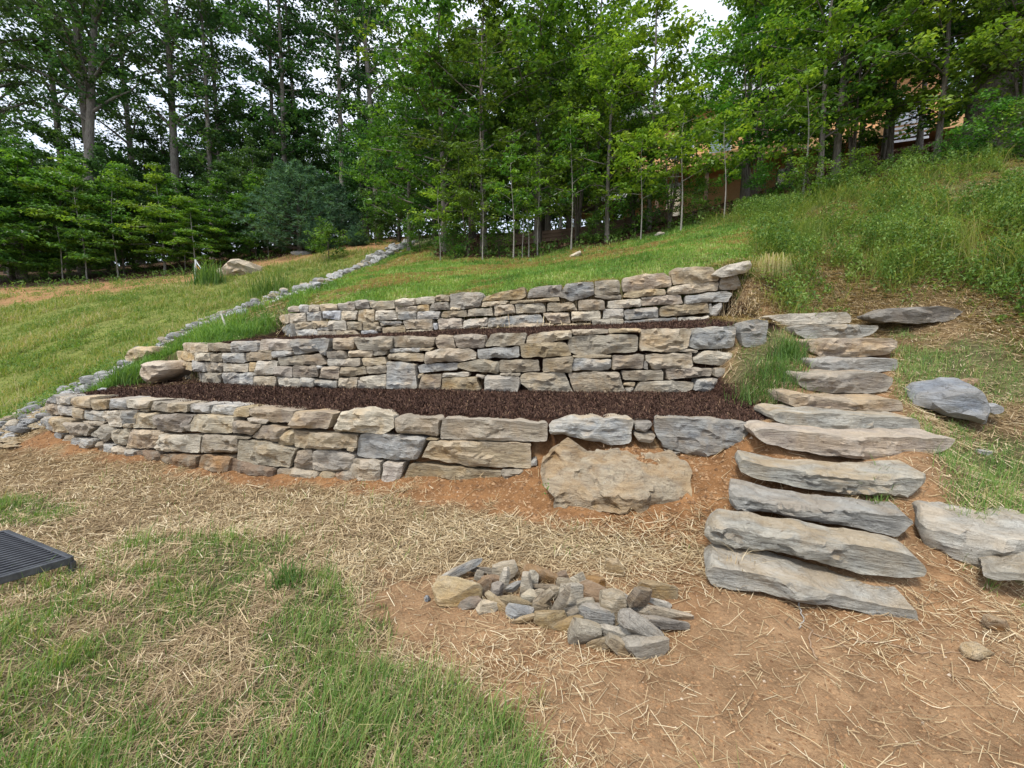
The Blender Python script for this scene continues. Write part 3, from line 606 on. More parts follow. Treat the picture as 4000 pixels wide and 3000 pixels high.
def stone_mesh(name, poly, depth, h, seed, mat, bulge=0.03, lift=0.0, rough=1.0, strata=1.0, rings=None, face_tilt=0.0, crest=None, cells=None, back=(0.10, 0.12), side=1.0):
    """poly: face outline as (s, t); depth runs back from it. Returns mesh in (s, -w, t) axes: x along the wall, y back, z up."""
    r = random.Random(seed)
    P = [Vector(p) for p in poly]
    if sum(P[i].x * P[(i + 1) % len(P)].y - P[(i + 1) % len(P)].x * P[i].y for i in range(len(P))) < 0: P.reverse()
    # knock the corners off
    Q = []
    n = len(P)
    for i in range(n):
        a, b, c = P[i - 1], P[i], P[(i + 1) % n]
        k1 = min(0.3, r.uniform(0.15, 0.75) * h * 1.0 / max((b - a).length, 1e-6)); k2 = min(0.3, r.uniform(0.15, 0.75) * h * 1.0 / max((c - b).length, 1e-6))
        Q.append(b + (a - b) * k1); Q.append(b + (c - b) * k2)
    B = []
    for i in range(len(Q)):
        a, b = Q[i], Q[(i + 1) % len(Q)]
        L = (b - a).length; m = max(1, int(round(L / h)))
        d = (b - a) / max(L, 1e-6); nn = Vector((d.y, -d.x))
        for k in range(m):
            p = a + (b - a) * (k / m)
            amp = min(0.2 * h + 0.006, 0.014) * rough
            p = p + nn * (amp * 1.3 * fb(p.x * 7, p.y * 7, seed * 1.7))
            B.append(p)
    xs = [p.x for p in B]; ys = [p.y for p in B]
    x0, x1, y0, y1 = min(xs), max(xs), min(ys), max(ys)
    W_, H_ = x1 - x0, y1 - y0
    BN = np.array([(p.x, p.y) for p in B])
    gx = np.arange(x0 + h * .5, x1, h); gy = np.arange(y0 + h * .5, y1, h * 0.8)
    if len(gx) and len(gy):
        G = np.array([(a + r.uniform(-.28, .28) * h, b + r.uniform(-.22, .22) * h) for b in gy for a in gx])
        sd = sd_poly(G[:, 0], G[:, 1], BN)
        G = G[sd < -0.55 * h]; sdG = -sd[sd < -0.55 * h]
    else: G = np.zeros((0, 2)); sdG = np.zeros(0)
    pts = [Vector((a, b)) for a, b in BN] + [Vector((a, b)) for a, b in G]
    nb = len(BN)
    res = geometry.delaunay_2d_cdt(pts, [], [list(range(nb))], 1, 1e-6)
    vs, _, fs = res[0], res[1], res[2]
    if len(vs) != len(pts):
        fs = [f for f in fs]
        pts = vs; 
    # relief of the face
    cx, cy = (x0 + x1) / 2, (y0 + y1) / 2
    planes = []
    for k in range(r.choice((2, 3, 3, 4))):
        ang = r.uniform(0, 6.283); sl = r.uniform(0.1, 0.42)
        planes.append((r.uniform(0.15, 0.75) * bulge + bulge * 0.5, math.cos(ang) * sl, math.sin(ang) * sl))
    ns = int(min(16, max(3, W_ * H_ * 70 + 2))) if cells is None else cells
    sites = [(r.uniform(x0, x1), r.uniform(y0, y1), r.uniform(-1, 1), r.uniform(-.22, .22), r.uniform(-.35, .35)) for _ in range(ns)]
    csc = min(0.022, 0.09 * min(W_, H_)) * (0.6 + 0.5 * rough)
    V = []; bev = min(0.012, 0.2 * min(W_, H_))
    orig = res[3] if len(res) > 3 else None
    for i, p in enumerate(vs):
        x, y = p.x, p.y
        if i < nb: e = 0.0
        else: e = sdG[i - nb] if len(vs) == nb + len(sdG) else 0.05
        w_ = min([bulge] + [a + (x - cx) * b + (y - cy) * c for a, b, c in planes])
        tq = y * 13 + 0.35 * nz(x * 2.2, y * 2.2, seed)*4
        ledge = math.floor(tq) + min(1.0, (tq - math.floor(tq)) * 2.5)
        w_ += strata * (0.020 * noise.noise(Vector((x * 2.5, ledge * 1.7, seed * 3.1))) + 0.009 * noise.noise(Vector((x * 9, y * 30, seed))))
        w_ += rough * (0.015 * fb(x * 5.5, y * 5.5, seed + 40.0))
        qx, qy = x + 0.03 * nz(x * 8, y * 8, seed + 3.0), y + 0.02 * nz(x * 9, y * 9, seed + 5.0)
        st = min(sites, key=lambda q: ((qx - q[0]) * 0.45) ** 2 + (qy - q[1]) ** 2)
        w_ += csc * st[2] + (x - st[0]) * st[3] * 0.5 + (y - st[1]) * st[4] * 0.7
        w_ = max(w_, -bulge * 0.9)
        w_ = w_ * min(1.0, 0.25 + e / (bev * 1.6)) - bev * (1 - min(1.0, e / bev)) ** 2
        w_ += face_tilt * (y - y0)
        if crest is not None: w_ -= crest[1] * max(0.0, y - y0 - H_ * (crest[0] + 0.10 * nz(x * 2.3, 3.0, seed)))
        V.append((x, -w_, y))
    F_ = [tuple(f) for f in fs]
    # normals must point to -y (outwards): CDT gives ccw in (x,y) -> with z=y that is facing -y
    nr = rings or max(2, min(6, int(depth / max(h * 1.6, 0.05))))
    prev = list(range(nb))
    for k in range(1, nr + 1):
        f = k / nr; cur = []
        for i in range(nb):
            x, y = BN[i]; sh = 1 - back[0] * f * f
            X = cx + (x - cx) * sh; Y = cy + (y - cy) * (1 - back[1] * f * f)
            if y > cy: Y += lift * f
            a = 0.020 * side * rough * min(1, f * 3)
            X += a * fb(x * 4, y * 4, seed + f * depth * 6); 
            Y += a * 0.9 * fb(x * 4 + 5, f * depth * 7, seed + y * 4)
            y_b = V[i][1]
            V.append((X, y_b + (depth - y_b) * f + (0.05 * depth * nz(x * 3, y * 3, seed + 9) if k == nr else 0), Y)); cur.append(len(V) - 1)
        for i in range(nb):
            j = (i + 1) % nb
            F_.append((prev[j], prev[i], cur[i], cur[j]))
        prev = cur
    V.append((cx, depth, cy + lift * .5)); c0 = len(V) - 1
    for i in range(nb): F_.append((prev[(i + 1) % nb], prev[i], c0))
    return np_mesh(name, np.array(V), F_, mat, smooth=True, sharp=27)

def hit_wall(px, py, Wf, batter, zb):
    a, b, c = ray(px, py)
    T = np.arange(1.5, 14, 0.01)
    f = T * b - Wf(T * a) - batter * (EYE + c * T - zb)
    k = np.nonzero(f > 0)[0]; k = k[0] if len(k) else len(T) - 1
    t0, t1 = T[k - 1], T[k]; f0, f1 = f[k - 1], f[k]
    t = t0 + (t1 - t0) * (0 - f0) / (f1 - f0 + 1e-12)
    return np.array((a * t, b * t, EYE + c * t))

seed_i = [100]
def face_stone(pts3, parent, cls, depth, h, name='stone', **kw):
    """pts3: outline in the world. Local frame: x along the face (horizontal), z up, y into the wall."""
    pts3 = np.array(pts3); c = pts3.mean(0)
    d = pts3 - c
    # horizontal run of the face by least squares in plan
    u, s_, vt = np.linalg.svd(d[:, :2]); ax = vt[0]
    if ax[0] < 0: ax = -ax
    ang = math.atan2(ax[1], ax[0])
    S = d[:, 0] * ax[0] + d[:, 1] * ax[1]; T_ = d[:, 2]
    seed_i[0] += 1
    me = stone_mesh(name, list(zip(S, T_)), depth, h, seed_i[0], ROCK[cls], **kw)
    return obj(name, me, parent, tuple(c), (0, 0, ang))

def build_wall(txt, Wf, batter, zb, loc, label, depth, h, bulge):
    root = empty('retaining_wall', loc)
    tag(root, label, 'retaining wall', 'dry stacked stone retaining walls on the slope')
    lo = np.array(loc)
    for k, (cls, pts) in enumerate(parse(txt)):
        p3 = [hit_wall(px, py, Wf, batter, zb) - lo for px, py in pts]
        P3 = np.array(p3); wd = np.ptp(P3[:, 0]); ht = np.ptp(P3[:, 2])
        dep = depth * random.Random(k).uniform(0.85, 1.1) * (0.6 if ht < 0.07 else 1)
        rr = random.Random(k * 7 + 3)
        # small in and out of each stone, and a slight swelling so that joints read tight
        off = rr.uniform(-0.02, 0.035)
        P3[:, 1] -= off
        cc = P3.mean(0); P3 = cc + (P3 - cc) * (1.0, 1.0, 1.0)
        face_stone(P3, root, cls, dep, max(0.022, min(h, ht / 3.2)), bulge=bulge * min(1, ht / 0.18))
    return root
wall1 = build_wall(WALL1, W1, 0.10, 0.0, (-2.5, 4.8, 0.0), 'lowest and nearest dry stone retaining wall of large blocks in front of the wide mulch bed', 0.34, 0.036, 0.035)
wall2 = build_wall(WALL2, W2, 0.10, 0.85, (-1.3, 6.2, 0.85), 'middle dry stone retaining wall rising behind the wide dark mulch bed', 0.32, 0.042, 0.03)
wall3 = build_wall(WALL3, W3, 0.08, 1.75, (-0.7, 7.9, 1.75), 'topmost dry stone retaining wall just below the green lawn', 0.32, 0.042, 0.03)

# ------------------------------------------------------------------ the stone steps
STEPS = [  # class, depth at the left end, at the right end, tread, face outline
 ('s', 2.60, 2.22, 0.42, 'E', (250, 860, 300, 825, 500, 850, 700, 885, 900, 935, 1100, 1000, 1250, 1050, 1330, 1062, 1565, 1092, 1562, 1205, 1350, 1150, 1250, 1105, 1000, 1062, 800, 1030, 600, 985, 470, 968, 300, 930)),
 ('s', 2.88, 2.36, 0.46, 'E', (242, 580, 300, 535, 480, 560, 640, 590, 850, 625, 1050, 670, 1250, 700, 1450, 740, 1560, 770, 1625, 830, 1610, 880, 1500, 895, 1330, 885, 1100, 830, 950, 785, 800, 750, 640, 715, 560, 720, 400, 695, 290, 665, 245, 620)),
 ('s', 3.14, 2.66, 0.42, 'E', (388, 335, 440, 340, 600, 395, 750, 420, 950, 450, 1150, 470, 1350, 500, 1490, 500, 1550, 545, 1440, 640, 1300, 600, 1100, 570, 900, 535, 700, 490, 550, 465, 440, 470, 400, 420)),
 ('s', 3.38, 2.98, 0.44, 'E', (458, 190, 480, 155, 600, 190, 800, 215, 1000, 235, 1200, 240, 1380, 245, 1610, 225, 1600, 280, 1540, 350, 1480, 385, 1330, 385, 1150, 370, 950, 345, 800, 325, 700, 300, 560, 270, 465, 225)),
 ('p', 3.66, 3.34, 0.42, 'D', (412, 1000, 470, 985, 620, 990, 850, 1010, 1050, 1030, 1250, 1040, 1450, 1035, 1650, 1040, 1765, 1055, 1720, 1110, 1560, 1190, 1440, 1208, 1250, 1195, 1050, 1175, 850, 1150, 650, 1120, 500, 1080, 430, 1040)),
 ('s', 3.95, 3.72, 0.42, 'D', (548, 882, 620, 864, 760, 880, 950, 876, 1200, 892, 1350, 900, 1500, 908, 1524, 935, 1522, 1000, 1300, 1008, 1000, 990, 750, 965, 690, 958, 552, 930)),
 ('p', 4.26, 4.08, 0.42, 'D', (650, 762, 682, 745, 950, 770, 1150, 785, 1350, 782, 1408, 790, 1422, 830, 1415, 864, 1250, 866, 1130, 876, 900, 864, 720, 850, 652, 820)),
 ('d', 4.60, 4.46, 0.42, 'D', (716, 628, 735, 609, 1000, 606, 1290, 609, 1352, 636, 1352, 680, 1312, 735, 1200, 748, 1000, 743, 780, 724, 726, 695)),
 ('s', 4.96, 4.84, 0.42, 'D', (793, 520, 830, 509, 1100, 511, 1374, 515, 1382, 570, 1366, 596, 1050, 605, 850, 605, 798, 585)),
 ('p', 5.32, 5.22, 0.42, 'D', (787, 400, 825, 382, 1100, 376, 1330, 378, 1380, 394, 1378, 430, 1330, 474, 1230, 497, 1050, 507, 870, 494, 800, 462)),
 ('s', 5.68, 5.60, 0.42, 'D', (683, 300, 760, 289, 950, 286, 1256, 290, 1248, 325, 1205, 356, 1120, 380, 950, 388, 780, 388, 700, 350)),
 ('w', 6.02, 5.96, 0.42, 'D', (520, 232, 600, 218, 800, 208, 1050, 203, 1074, 238, 1068, 274, 900, 296, 680, 304, 600, 278)),
]
steps = empty('stone_steps', (2.6, 3.6, 0.2))
tag(steps, 'flight of twelve long rough schist slabs climbing the bank right of the walls', 'steps')
def trace_plane(reg, v, xl, dl, xr, dr):
    """outline on the vertical plane through the points seen at xl and xr at the depths dl and dr"""
    ox, oy, s = REG[reg]
    pts = [(ox + v[i] * s, oy + v[i + 1] * s) for i in range(0, len(v), 2)]
    iL = min(range(len(pts)), key=lambda i: pts[i][0]); iR = max(range(len(pts)), key=lambda i: pts[i][0])
    A = at_d(*pts[iL], dl); B_ = at_d(*pts[iR], dr)
    n = np.array((-(B_[1] - A[1]), B_[0] - A[0]))
    out = []
    for p in pts:
        a, b, c = ray(*p)
        t = (n[0] * A[0] + n[1] * A[1]) / (n[0] * a + n[1] * b)
        out.append((a * t, b * t, EYE + c * t))
    return np.array(out)
for k, (cls, dl, dr, tread, reg, v) in enumerate(STEPS):
    p3 = trace_plane(reg, v, 0, dl, 0, dr) - np.array((2.6, 3.6, 0.2))
    face_stone(p3, steps, cls, (0.36, 0.27, 0.30, 0.34, 0.42)[k] if k < 5 else tread + 0.14, 0.026 if k < 5 else 0.034, name='step', bulge=0.03, rings=8, rough=1.0, strata=1.2, cells=22, back=(0.02, 0.0), side=0.55)

# ------------------------------------------------------------------ big single rocks
def lone(name, label, cat, cls, reg, v, dl, dr, depth, lift=0.0, bulge=0.06, h=0.05, group=None, rough=1.3, strata=1.0, tilt=0.0, crest=None, cells=None, back=(0.10, 0.12)):
    p3 = trace_plane(reg, v, 0, dl, 0, dr)
    c = p3.mean(0)
    o = face_stone(p3, None, cls, depth, h, name=name, bulge=bulge, lift=lift, rings=8, rough=rough, strata=strata, face_tilt=tilt, crest=crest, cells=cells, back=back)
    return tag(o, label, cat, group)
lone('boulder', 'huge tan boulder bedded in orange clay beneath the right end of the lowest wall', 'boulder', 'q', 'C',
     (665, 1060, 690, 950, 790, 920, 900, 1000, 1000, 1060, 1180, 1030, 1300, 1010, 1500, 1025, 1650, 1060, 1900, 1050, 2030, 1015, 2075, 1055, 2040, 1130, 1990, 1210, 1900, 1300, 1600, 1300, 1250, 1320, 1000, 1325, 810, 1315, 795, 1200, 700, 1130), 3.72, 3.55, 0.50, lift=0.10, bulge=0.12, h=0.032, rough=2.2, strata=1.2, crest=(0.42, 1.5), cells=26, back=(0.22, 0.0))
lone('capstone', 'pale flat stone lying tilted on the right end of the topmost wall', 'stone', 'w', 'O',
     (1548, 268, 1590, 215, 1700, 165, 1830, 150, 1862, 200, 1800, 250, 1700, 268, 1600, 290), 6.95, 6.95, 0.35, bulge=0.05)
lone('slab_rock', 'long dark grey slab lying in the bank right of the topmost step', 'slab', 'd', 'D',
     (1180, 225, 1250, 195, 1370, 175, 1600, 165, 1780, 172, 1830, 200, 1750, 250, 1580, 280, 1450, 275, 1280, 262, 1200, 250), 5.85, 5.7, 0.35, bulge=0.05)
lone('boulder', 'smooth blue grey pointed boulder in straw right of the middle steps', 'boulder', 'b', 'D',
     (1465, 815, 1530, 755, 1640, 740, 1760, 712, 1900, 715, 1950, 740, 1975, 800, 1990, 850, 1965, 920, 1940, 955, 1860, 925, 1700, 890, 1600, 850), 4.25, 4.0, 0.35, lift=0.1, bulge=0.10, rough=0.8)
lone('stone', 'small grey stone half buried at the tip of the blue grey boulder', 'stone', 'b', 'D',
     (1975, 835, 2050, 825, 2090, 850, 2080, 880, 2000, 890), 4.02, 3.98, 0.2, bulge=0.04)
lone('slab_rock', 'thick layered slab cut off by the right edge beside the lower steps', 'slab', 's', 'Q',
     (160, 245, 200, 225, 400, 300, 560, 335, 700, 380, 950, 420, 1250, 480, 1250, 720, 950, 600, 800, 640, 640, 600, 440, 620, 400, 640, 360, 590, 200, 430, 160, 330), 2.72, 2.35, 0.6, lift=0.05, bulge=0.06, strata=2.0)
lone('stone', 'flat layered stone bedded under the thick slab at the right edge', 'stone', 's', 'Q',
     (640, 650, 700, 640, 900, 650, 1100, 640, 1100, 720, 880, 700, 700, 690), 2.34, 2.2, 0.3, bulge=0.03)
lone('boulder', 'cream boulder at the left end of the middle wall beside the mulch', 'boulder', 'c', 'A',
     (1205, 90, 1250, 40, 1330, 20, 1430, 35, 1465, 100, 1420, 160, 1330, 205, 1250, 200, 1212, 150), 7.6, 7.5, 0.5, bulge=0.14, rough=1.0, strata=0.3)
lone('boulder', 'small tan boulder in the grass above the rock ditch', 'boulder', 't', 'P',
     (480, 1395, 500, 1370, 540, 1352, 590, 1355, 600, 1375, 570, 1405, 530, 1412, 490, 1410), 9.0, 8.9, 0.5, bulge=0.12, rough=1.0, strata=0.3)
lone('boulder', 'big weathered grey tan boulder at the top of the left field', 'boulder', 't', 'P',
     (845, 1052, 880, 1040, 905, 1015, 940, 1011, 970, 1025, 998, 1045, 1000, 1065, 960, 1080, 900, 1092, 860, 1085), 22.5, 22.5, 1.6, bulge=0.5, rough=5, h=0.18, strata=4)
lone('stone', 'pale stone half sunk at the upper edge of the lawn', 'stone', 'w', 'P', (2222, 1000, 2240, 990, 2268, 976, 2270, 988, 2255, 1002, 2230, 1006), 13.6, 13.5, 0.5, bulge=0.08)
lone('stone', 'flat white stone under the bushy saplings above the lawn', 'stone', 'w', 'P', (2565, 910, 2580, 905, 2598, 908, 2596, 918, 2580, 924, 2568, 920), 14.2, 14.2, 0.4, bulge=0.08)
# ------------------------------------------------------------------ loose rocks
def rock_verts(seed, sub, dims, cuts=9, flat=0.0, rough=0.05):
    """an angular broken rock: a sphere pulled towards a box, cut by planes, roughened"""
    import bmesh
    r = random.Random(seed)
    bm = bmesh.new(); bmesh.ops.create_icosphere(bm, subdivisions=sub, radius=1.0)
    P = np.array([v.co[:] for v in bm.verts]); Fc = np.array([[v.index for v in f.verts] for f in bm.faces]); bm.free()
    m = np.abs(P).max(1, keepdims=True); P = P * (0.35 + 0.65 * 0.80 / m)
    for k in range(cuts):
        n = np.array([r.gauss(0, 1), r.gauss(0, 1), r.gauss(0, 1) * (1.0 if k % 3 else 0.4)]); n /= np.linalg.norm(n)
        d = r.uniform(0.55, 0.86)
        q = P @ n - d
        P = P - np.outer(np.maximum(q, 0), n)
    S = np.array(dims) / 2 / 0.8
    o = r.uniform(0, 50)
    for i, p in enumerate(P):
        e = rough * fb(p[0] * 1.6 + o, p[1] * 1.6, p[2] * 1.6) + rough * 0.5 * noise.noise(Vector((p[0] * 3, p[1] * 3, p[2] * 12 + o)))
        P[i] = p * (1 + e)
    P = P / np.abs(P).max(0) * np.array(dims) / 2
    return P, Fc
def rock_obj(name, seed, sub, dims, cls, loc, rot, parent=None, **kw):
    P, Fc = rock_verts(seed, sub, dims, **kw)
    me = np_mesh(name, P, [Fc], ROCK[cls], smooth=True, sharp=24)
    return obj(name, me, parent, loc, rot)

# the heap of broken stone in front of the boulder: x, y, width, height (zoomed pixels), tilt in degrees, class, lift, label
PILE = [
 (310, 268, 270, 95, -27, 'g', 0, 'long slanted grey slab at the far left end of the broken rock heap'),
 (340, 400, 272, 145, 4, 't', 0.02, 'broad tan block at the left front corner of the rock heap'),
 (527, 243, 165, 55, 6, 'd', 0.03, 'flat dark stone lying just right of the slanted slab at the back of the heap'),
 (503, 278, 66, 66, 20, 'w', 0.05, 'small grey chip wedged below the flat dark stone at the back of the heap'),
 (520, 372, 118, 135, 25, 'o', 0.03, 'rust stained pale wedge touching the broad tan block of the heap'),
 (378, 332, 120, 40, 0, 'w', 0.08, 'thin pale stone lying on top of the broad tan block'),
 (632, 395, 86, 100, 10, 'p', 0.03, 'squat purple grey stone right of the rust stained wedge'),
 (690, 262, 150, 120, -10, 'w', 0, 'pale round topped stone at the back of the left half of the heap'),
 (686, 312, 74, 135, 8, 'w', 0.09, 'upright narrow speckled grey stone in the left half of the heap'),
 (592, 312, 120, 56, 5, 'o', 0.02, 'clay smeared flat stone behind the squat purple grey stone'),
 (746, 358, 120, 84, -28, 'g', 0.05, 'small grey slab tipped to the left beside the upright narrow stone'),
 (838, 355, 84, 138, 6, 'w', 0.05, 'upright ribbed grey stone left of the mud brown stone'),
 (892, 306, 70, 88, 10, 'w', 0.04, 'round grey tan stone peeping over the upright ribbed stone'),
 (960, 275, 215, 120, 24, 'm', 0.0, 'largest mud brown stone lying at the back of the heap'),
 (1100, 292, 84, 76, -20, 'm', 0.0, 'small mud covered lump at the right tip of the largest brown stone'),
 (980, 362, 182, 42, -4, 'd', 0.07, 'thin dark slab lying level below the mud brown stone'),
 (1112, 350, 84, 66, 0, 't', 0.02, 'small tan stone under the mud covered lump'),
 (1222, 340, 116, 128, 8, 'w', 0.0, 'cream upright block at the back middle of the heap'),
 (1312, 350, 160, 100, 8, 'm', 0.0, 'rounded olive brown stone right of the cream block'),
 (1335, 430, 185, 125, 0, 'm', 0.02, 'broad olive brown stone stained with soil in the middle of the heap'),
 (765, 468, 260, 92, 16, 't', 0.01, 'long dark edged tan slab slanting down in the left front of the heap'),
 (868, 442, 100, 76, 0, 'w', 0.04, 'small pale knob behind the long tan slab'),
 (945, 412, 120, 60, 8, 't', 0.03, 'low tan stone beneath the thin dark level slab'),
 (978, 448, 104, 118, -40, 't', 0.05, 'tan stone standing on its corner left of the purple grey bar'),
 (1042, 402, 84, 66, 10, 'w', 0.05, 'small white edged chip behind the purple grey bar'),
 (1085, 478, 84, 190, 26, 't', 0.08, 'long squared purple grey bar leaning to the right on the heap'),
 (1178, 440, 150, 140, 5, 'w', 0.03, 'pale rounded block right behind the purple grey bar'),
 (445, 482, 155, 62, 0, 'o', 0.0, 'low clay covered stone in front of the broad tan block'),
 (570, 505, 145, 74, 6, 'w', 0.0, 'flat white flecked stone at the left front edge of the heap'),
 (640, 482, 160, 74, 32, 't', 0.02, 'thin purple brown stone slanting behind the white flecked stone'),
 (795, 552, 160, 84, 5, 'g', 0.0, 'greenish grey wedge at the front edge below the long tan slab'),
 (862, 582, 196, 62, -15, 't', 0.03, 'narrow pinkish slab lying across the greenish grey wedge'),
 (955, 505, 116, 80, 12, 't', 0.03, 'pinkish angular stone left of the foot of the purple grey bar'),
 (1012, 602, 176, 112, 0, 't', 0.0, 'squarish tan grey block at the front centre of the heap'),
 (1172, 548, 150, 66, -6, 'w', 0.02, 'flat dark topped grey stone at the foot of the purple grey bar'),
 (1160, 622, 200, 108, -16, 't', 0.0, 'purple grey pointed block right of the squarish tan grey block'),
 (1282, 516, 128, 122, -22, 'w', 0.05, 'grey green blocky stone in the very middle of the heap'),
 (1352, 570, 200, 118, 6, 'g', 0.06, 'grey ribbed stone propped up over a dark hollow'),
 (1468, 520, 146, 178, 4, 'w', 0.08, 'tall light grey stone highest in the middle right of the heap'),
 (1590, 492, 136, 108, 32, 'g', 0.04, 'grey stone tucked left under the pinkish brown block'),
 (1662, 442, 156, 158, 28, 'p', 0.12, 'rounded pinkish brown block perched on top of the right side of the heap'),
 (1792, 392, 208, 98, -4, 't', 0.0, 'broad pinkish tan stone at the back right corner of the heap'),
 (1802, 478, 142, 66, 16, 'w', 0.04, 'small grey arched stone below the broad pinkish tan stone'),
 (1815, 548, 340, 100, 8, 't', 0.01, 'wide flat slab dusted with clay at the right end of the heap'),
 (1822, 622, 312, 100, 9, 'd', 0.04, 'long dark grey slab with a pale nose at the right end of the heap'),
 (1520, 612, 96, 58, 0, 'g', 0.03, 'small pale grey stone between the ribbed stone and the oblong stone'),
 (1592, 552, 110, 56, 24, 't', 0.07, 'thin tan chip lying against the back of the oblong stone'),
 (1668, 662, 240, 158, 36, 'w', 0.10, 'large oblong pale stone slanting over the right front of the heap'),
 (1255, 702, 200, 148, 10, 'w', 0.0, 'rounded cream stone at the front left of the lower cluster'),
 (1290, 632, 124, 62, 6, 'w', 0.02, 'low bluish stone above the rounded cream stone'),
 (1460, 690, 262, 112, 12, 'w', 0.02, 'broad low pale stone under the dark hollow'),
 (1368, 772, 130, 96, -32, 't', 0.0, 'ribbed tan wedge in the front row right of the rounded cream stone'),
 (1500, 792, 156, 128, 26, 't', 0.0, 'pointed purple grey stone in the front row of the heap'),
 (1715, 802, 296, 122, 0, 'w', 0.0, 'long flat topped grey block at the bottom right of the heap'),
 (1622, 732, 84, 70, 0, 't', 0.03, 'small brown stone squeezed under the oblong pale stone'),
 (125, 448, 40, 40, 10, 'b', 0.0, 'tiny dark blue pebble left of the heap on the bare clay'),
 (238, 465, 66, 40, 5, 'b', 0.0, 'small blue grey pebble below the left end of the heap'),
]
ROCK['m'] = rock_mat('mud_covered_stone', (0.33, 0.22, 0.11), (0.19, 0.125, 0.065), (0.30, 0.18, 0.08), 0.5, 0.4, 0.35)
def put_rock(name, px0, py0, wpx, hpx, tilt, cls, lift, label, cat='rock', group=None, sub=4, thick=0.75, rough=0.05, seed=0):
    gx, gy = to_ground(px0, py0 + hpx * 0.42)
    a, b, c = ray(px0, py0)
    # keep the sight line of its middle, pull it forward if it rides on others
    d = gy - lift * 0.9
    t = d / b
    ctr = np.array((a * t, d, EYE + c * t))
    w_, h_ = wpx / F * t, hpx / F * t
    th = math.radians(tilt); cs, sn = abs(math.cos(th)), abs(math.sin(th))
    # un-rotate the box seen
    det = cs * cs - sn * sn
    if abs(det) > 0.45: W_, H_ = (w_ * cs - h_ * sn) / det, (h_ * cs - w_ * sn) / det
    else: W_, H_ = max(w_, h_) * 1.1, min(w_, h_) * 0.62
    W_ = max(W_, 0.55 * w_); H_ = max(H_, 0.5 * h_)
    dep = min(max(W_, H_), 1.6 * min(W_, H_)) * thick
    r = random.Random(seed * 13 + 5)
    o = rock_obj(name, 900 + seed, sub, (W_ * 1.42, dep * 1.2, H_ * 1.5), cls, tuple(ctr + np.array((0, dep * 0.2, 0))), (r.uniform(-0.25, 0.1), th, r.uniform(-0.3, 0.3)), cuts=r.choice((7, 8, 10)), rough=rough)
    return tag(o, label, cat, group)
for k, (x, y, w_, h_, tl, cls, lf, lab) in enumerate(PILE):
    put_rock('rock', 1600 + x * .5425, 2100 + y * .5425, w_ * .5425, h_ * .5425, tl, cls, lf, lab, group='rocks of the broken stone heap' if k < 55 else 'pebbles by the heap', seed=k)
put_rock('rock', 2403, 2228, 56, 54, 0, 't', 0, 'lone triangular tan rock in the straw behind the rock heap', seed=81)
put_rock('rock', 3838, 2554, 100, 52, 5, 't', 0, 'smooth flat tan rock lying on bare clay near the right edge', seed=82, rough=0.02)
put_rock('rock', 3905, 2440, 88, 52, 14, 'o', 0, 'rough rusty rock in loose straw at the right edge', seed=83)
put_rock('rock', 3846, 1770, 40, 22, 8, 'g', 0, 'small grey rock half hidden in straw right of the long purple step', seed=84)
put_rock('rock', 3700, 1512, 26, 16, 0, 'w', 0, 'tiny white rock in the straw above the blue grey boulder', seed=85)
put_rock('rock', 1765, 2685, 22, 14, 0, 'b', 0, 'tiny blue pebble in bare clay near the bottom middle', seed=86)
put_rock('rock', 3775, 1500, 60, 30, 0, 'o', 0, 'brown clod like rock just behind the blue grey boulder', seed=87)
put_rock('rock', 880, 1225, 52, 32, -20, 'w', 0, 'larger whitish rock lying on top of the upper rock ditch', seed=88)
put_rock('rock', 945, 1222, 34, 22, 0, 'b', 0, 'blue grey rock right beside the whitish rock on the ditch', seed=89)
put_rock('rock', 2040, 1650, 24, 16, 0, 't', 0, 'small tan pebble on the mulch edge behind the lowest wall', seed=90)
put_rock('rock', 1180, 990, 60, 14, 0, 'g', 0, 'flat grey rock showing at the crest of the left field', seed=91, sub=3)

# corrugated black drain pipe end under the heap
def add_pipe():
    a = np.array(at_d(*(1600 + 1800 * .5425, 2100 + 690 * .5425), 2.52)); n = 30; seg = 20; V = []; Fq = []
    gx0, gy0 = to_ground(1600 + 1840 * .5425, 2100 + 712 * .5425)
    L = 0.22; R = 0.036
    for i in range(n * 3 + 1):
        f = i / (n * 3); r_ = R + (0.006 if i % 3 else -0.002)
        for k in range(seg):
            t = 2 * math.pi * k / seg
            V.append((f * L, r_ * math.cos(t), r_ * math.sin(t)))
    m = n * 3 + 1
    for i in range(m - 1):
        for k in range(seg): Fq.append((i * seg + k, i * seg + (k + 1) % seg, (i + 1) * seg + (k + 1) % seg, (i + 1) * seg + k))
    # inner wall so that the pipe has thickness
    b0 = len(V)
    for i in (0, m - 1):
        for k in range(seg):
            t = 2 * math.pi * k / seg; V.append((i / (m - 1) * L, (R - 0.008) * math.cos(t), (R - 0.008) * math.sin(t)))
    for k in range(seg):
        j = (k + 1) % seg
        Fq.append((b0 + k, b0 + seg + k, b0 + seg + j, b0 + j)); Fq.append((k, b0 + k, b0 + j, j)); Fq.append(((m - 1) * seg + j, b0 + seg + j, b0 + seg + k, (m - 1) * seg + k))
    me = np_mesh('drain_pipe', np.array(V), [np.array(Fq)], plain_mat('black_plastic', (0.03, 0.03, 0.033), None, 0.45), smooth=True, sharp=40)
    o = obj('drain_pipe', me, None, (gx0 - 0.24, gy0 + 0.06, float(gz(gx0, gy0)) + 0.008), (0, 0, -0.28))
    tag(o, 'black corrugated drain pipe end showing under the right side of the rock heap', 'pipe')
add_pipe()

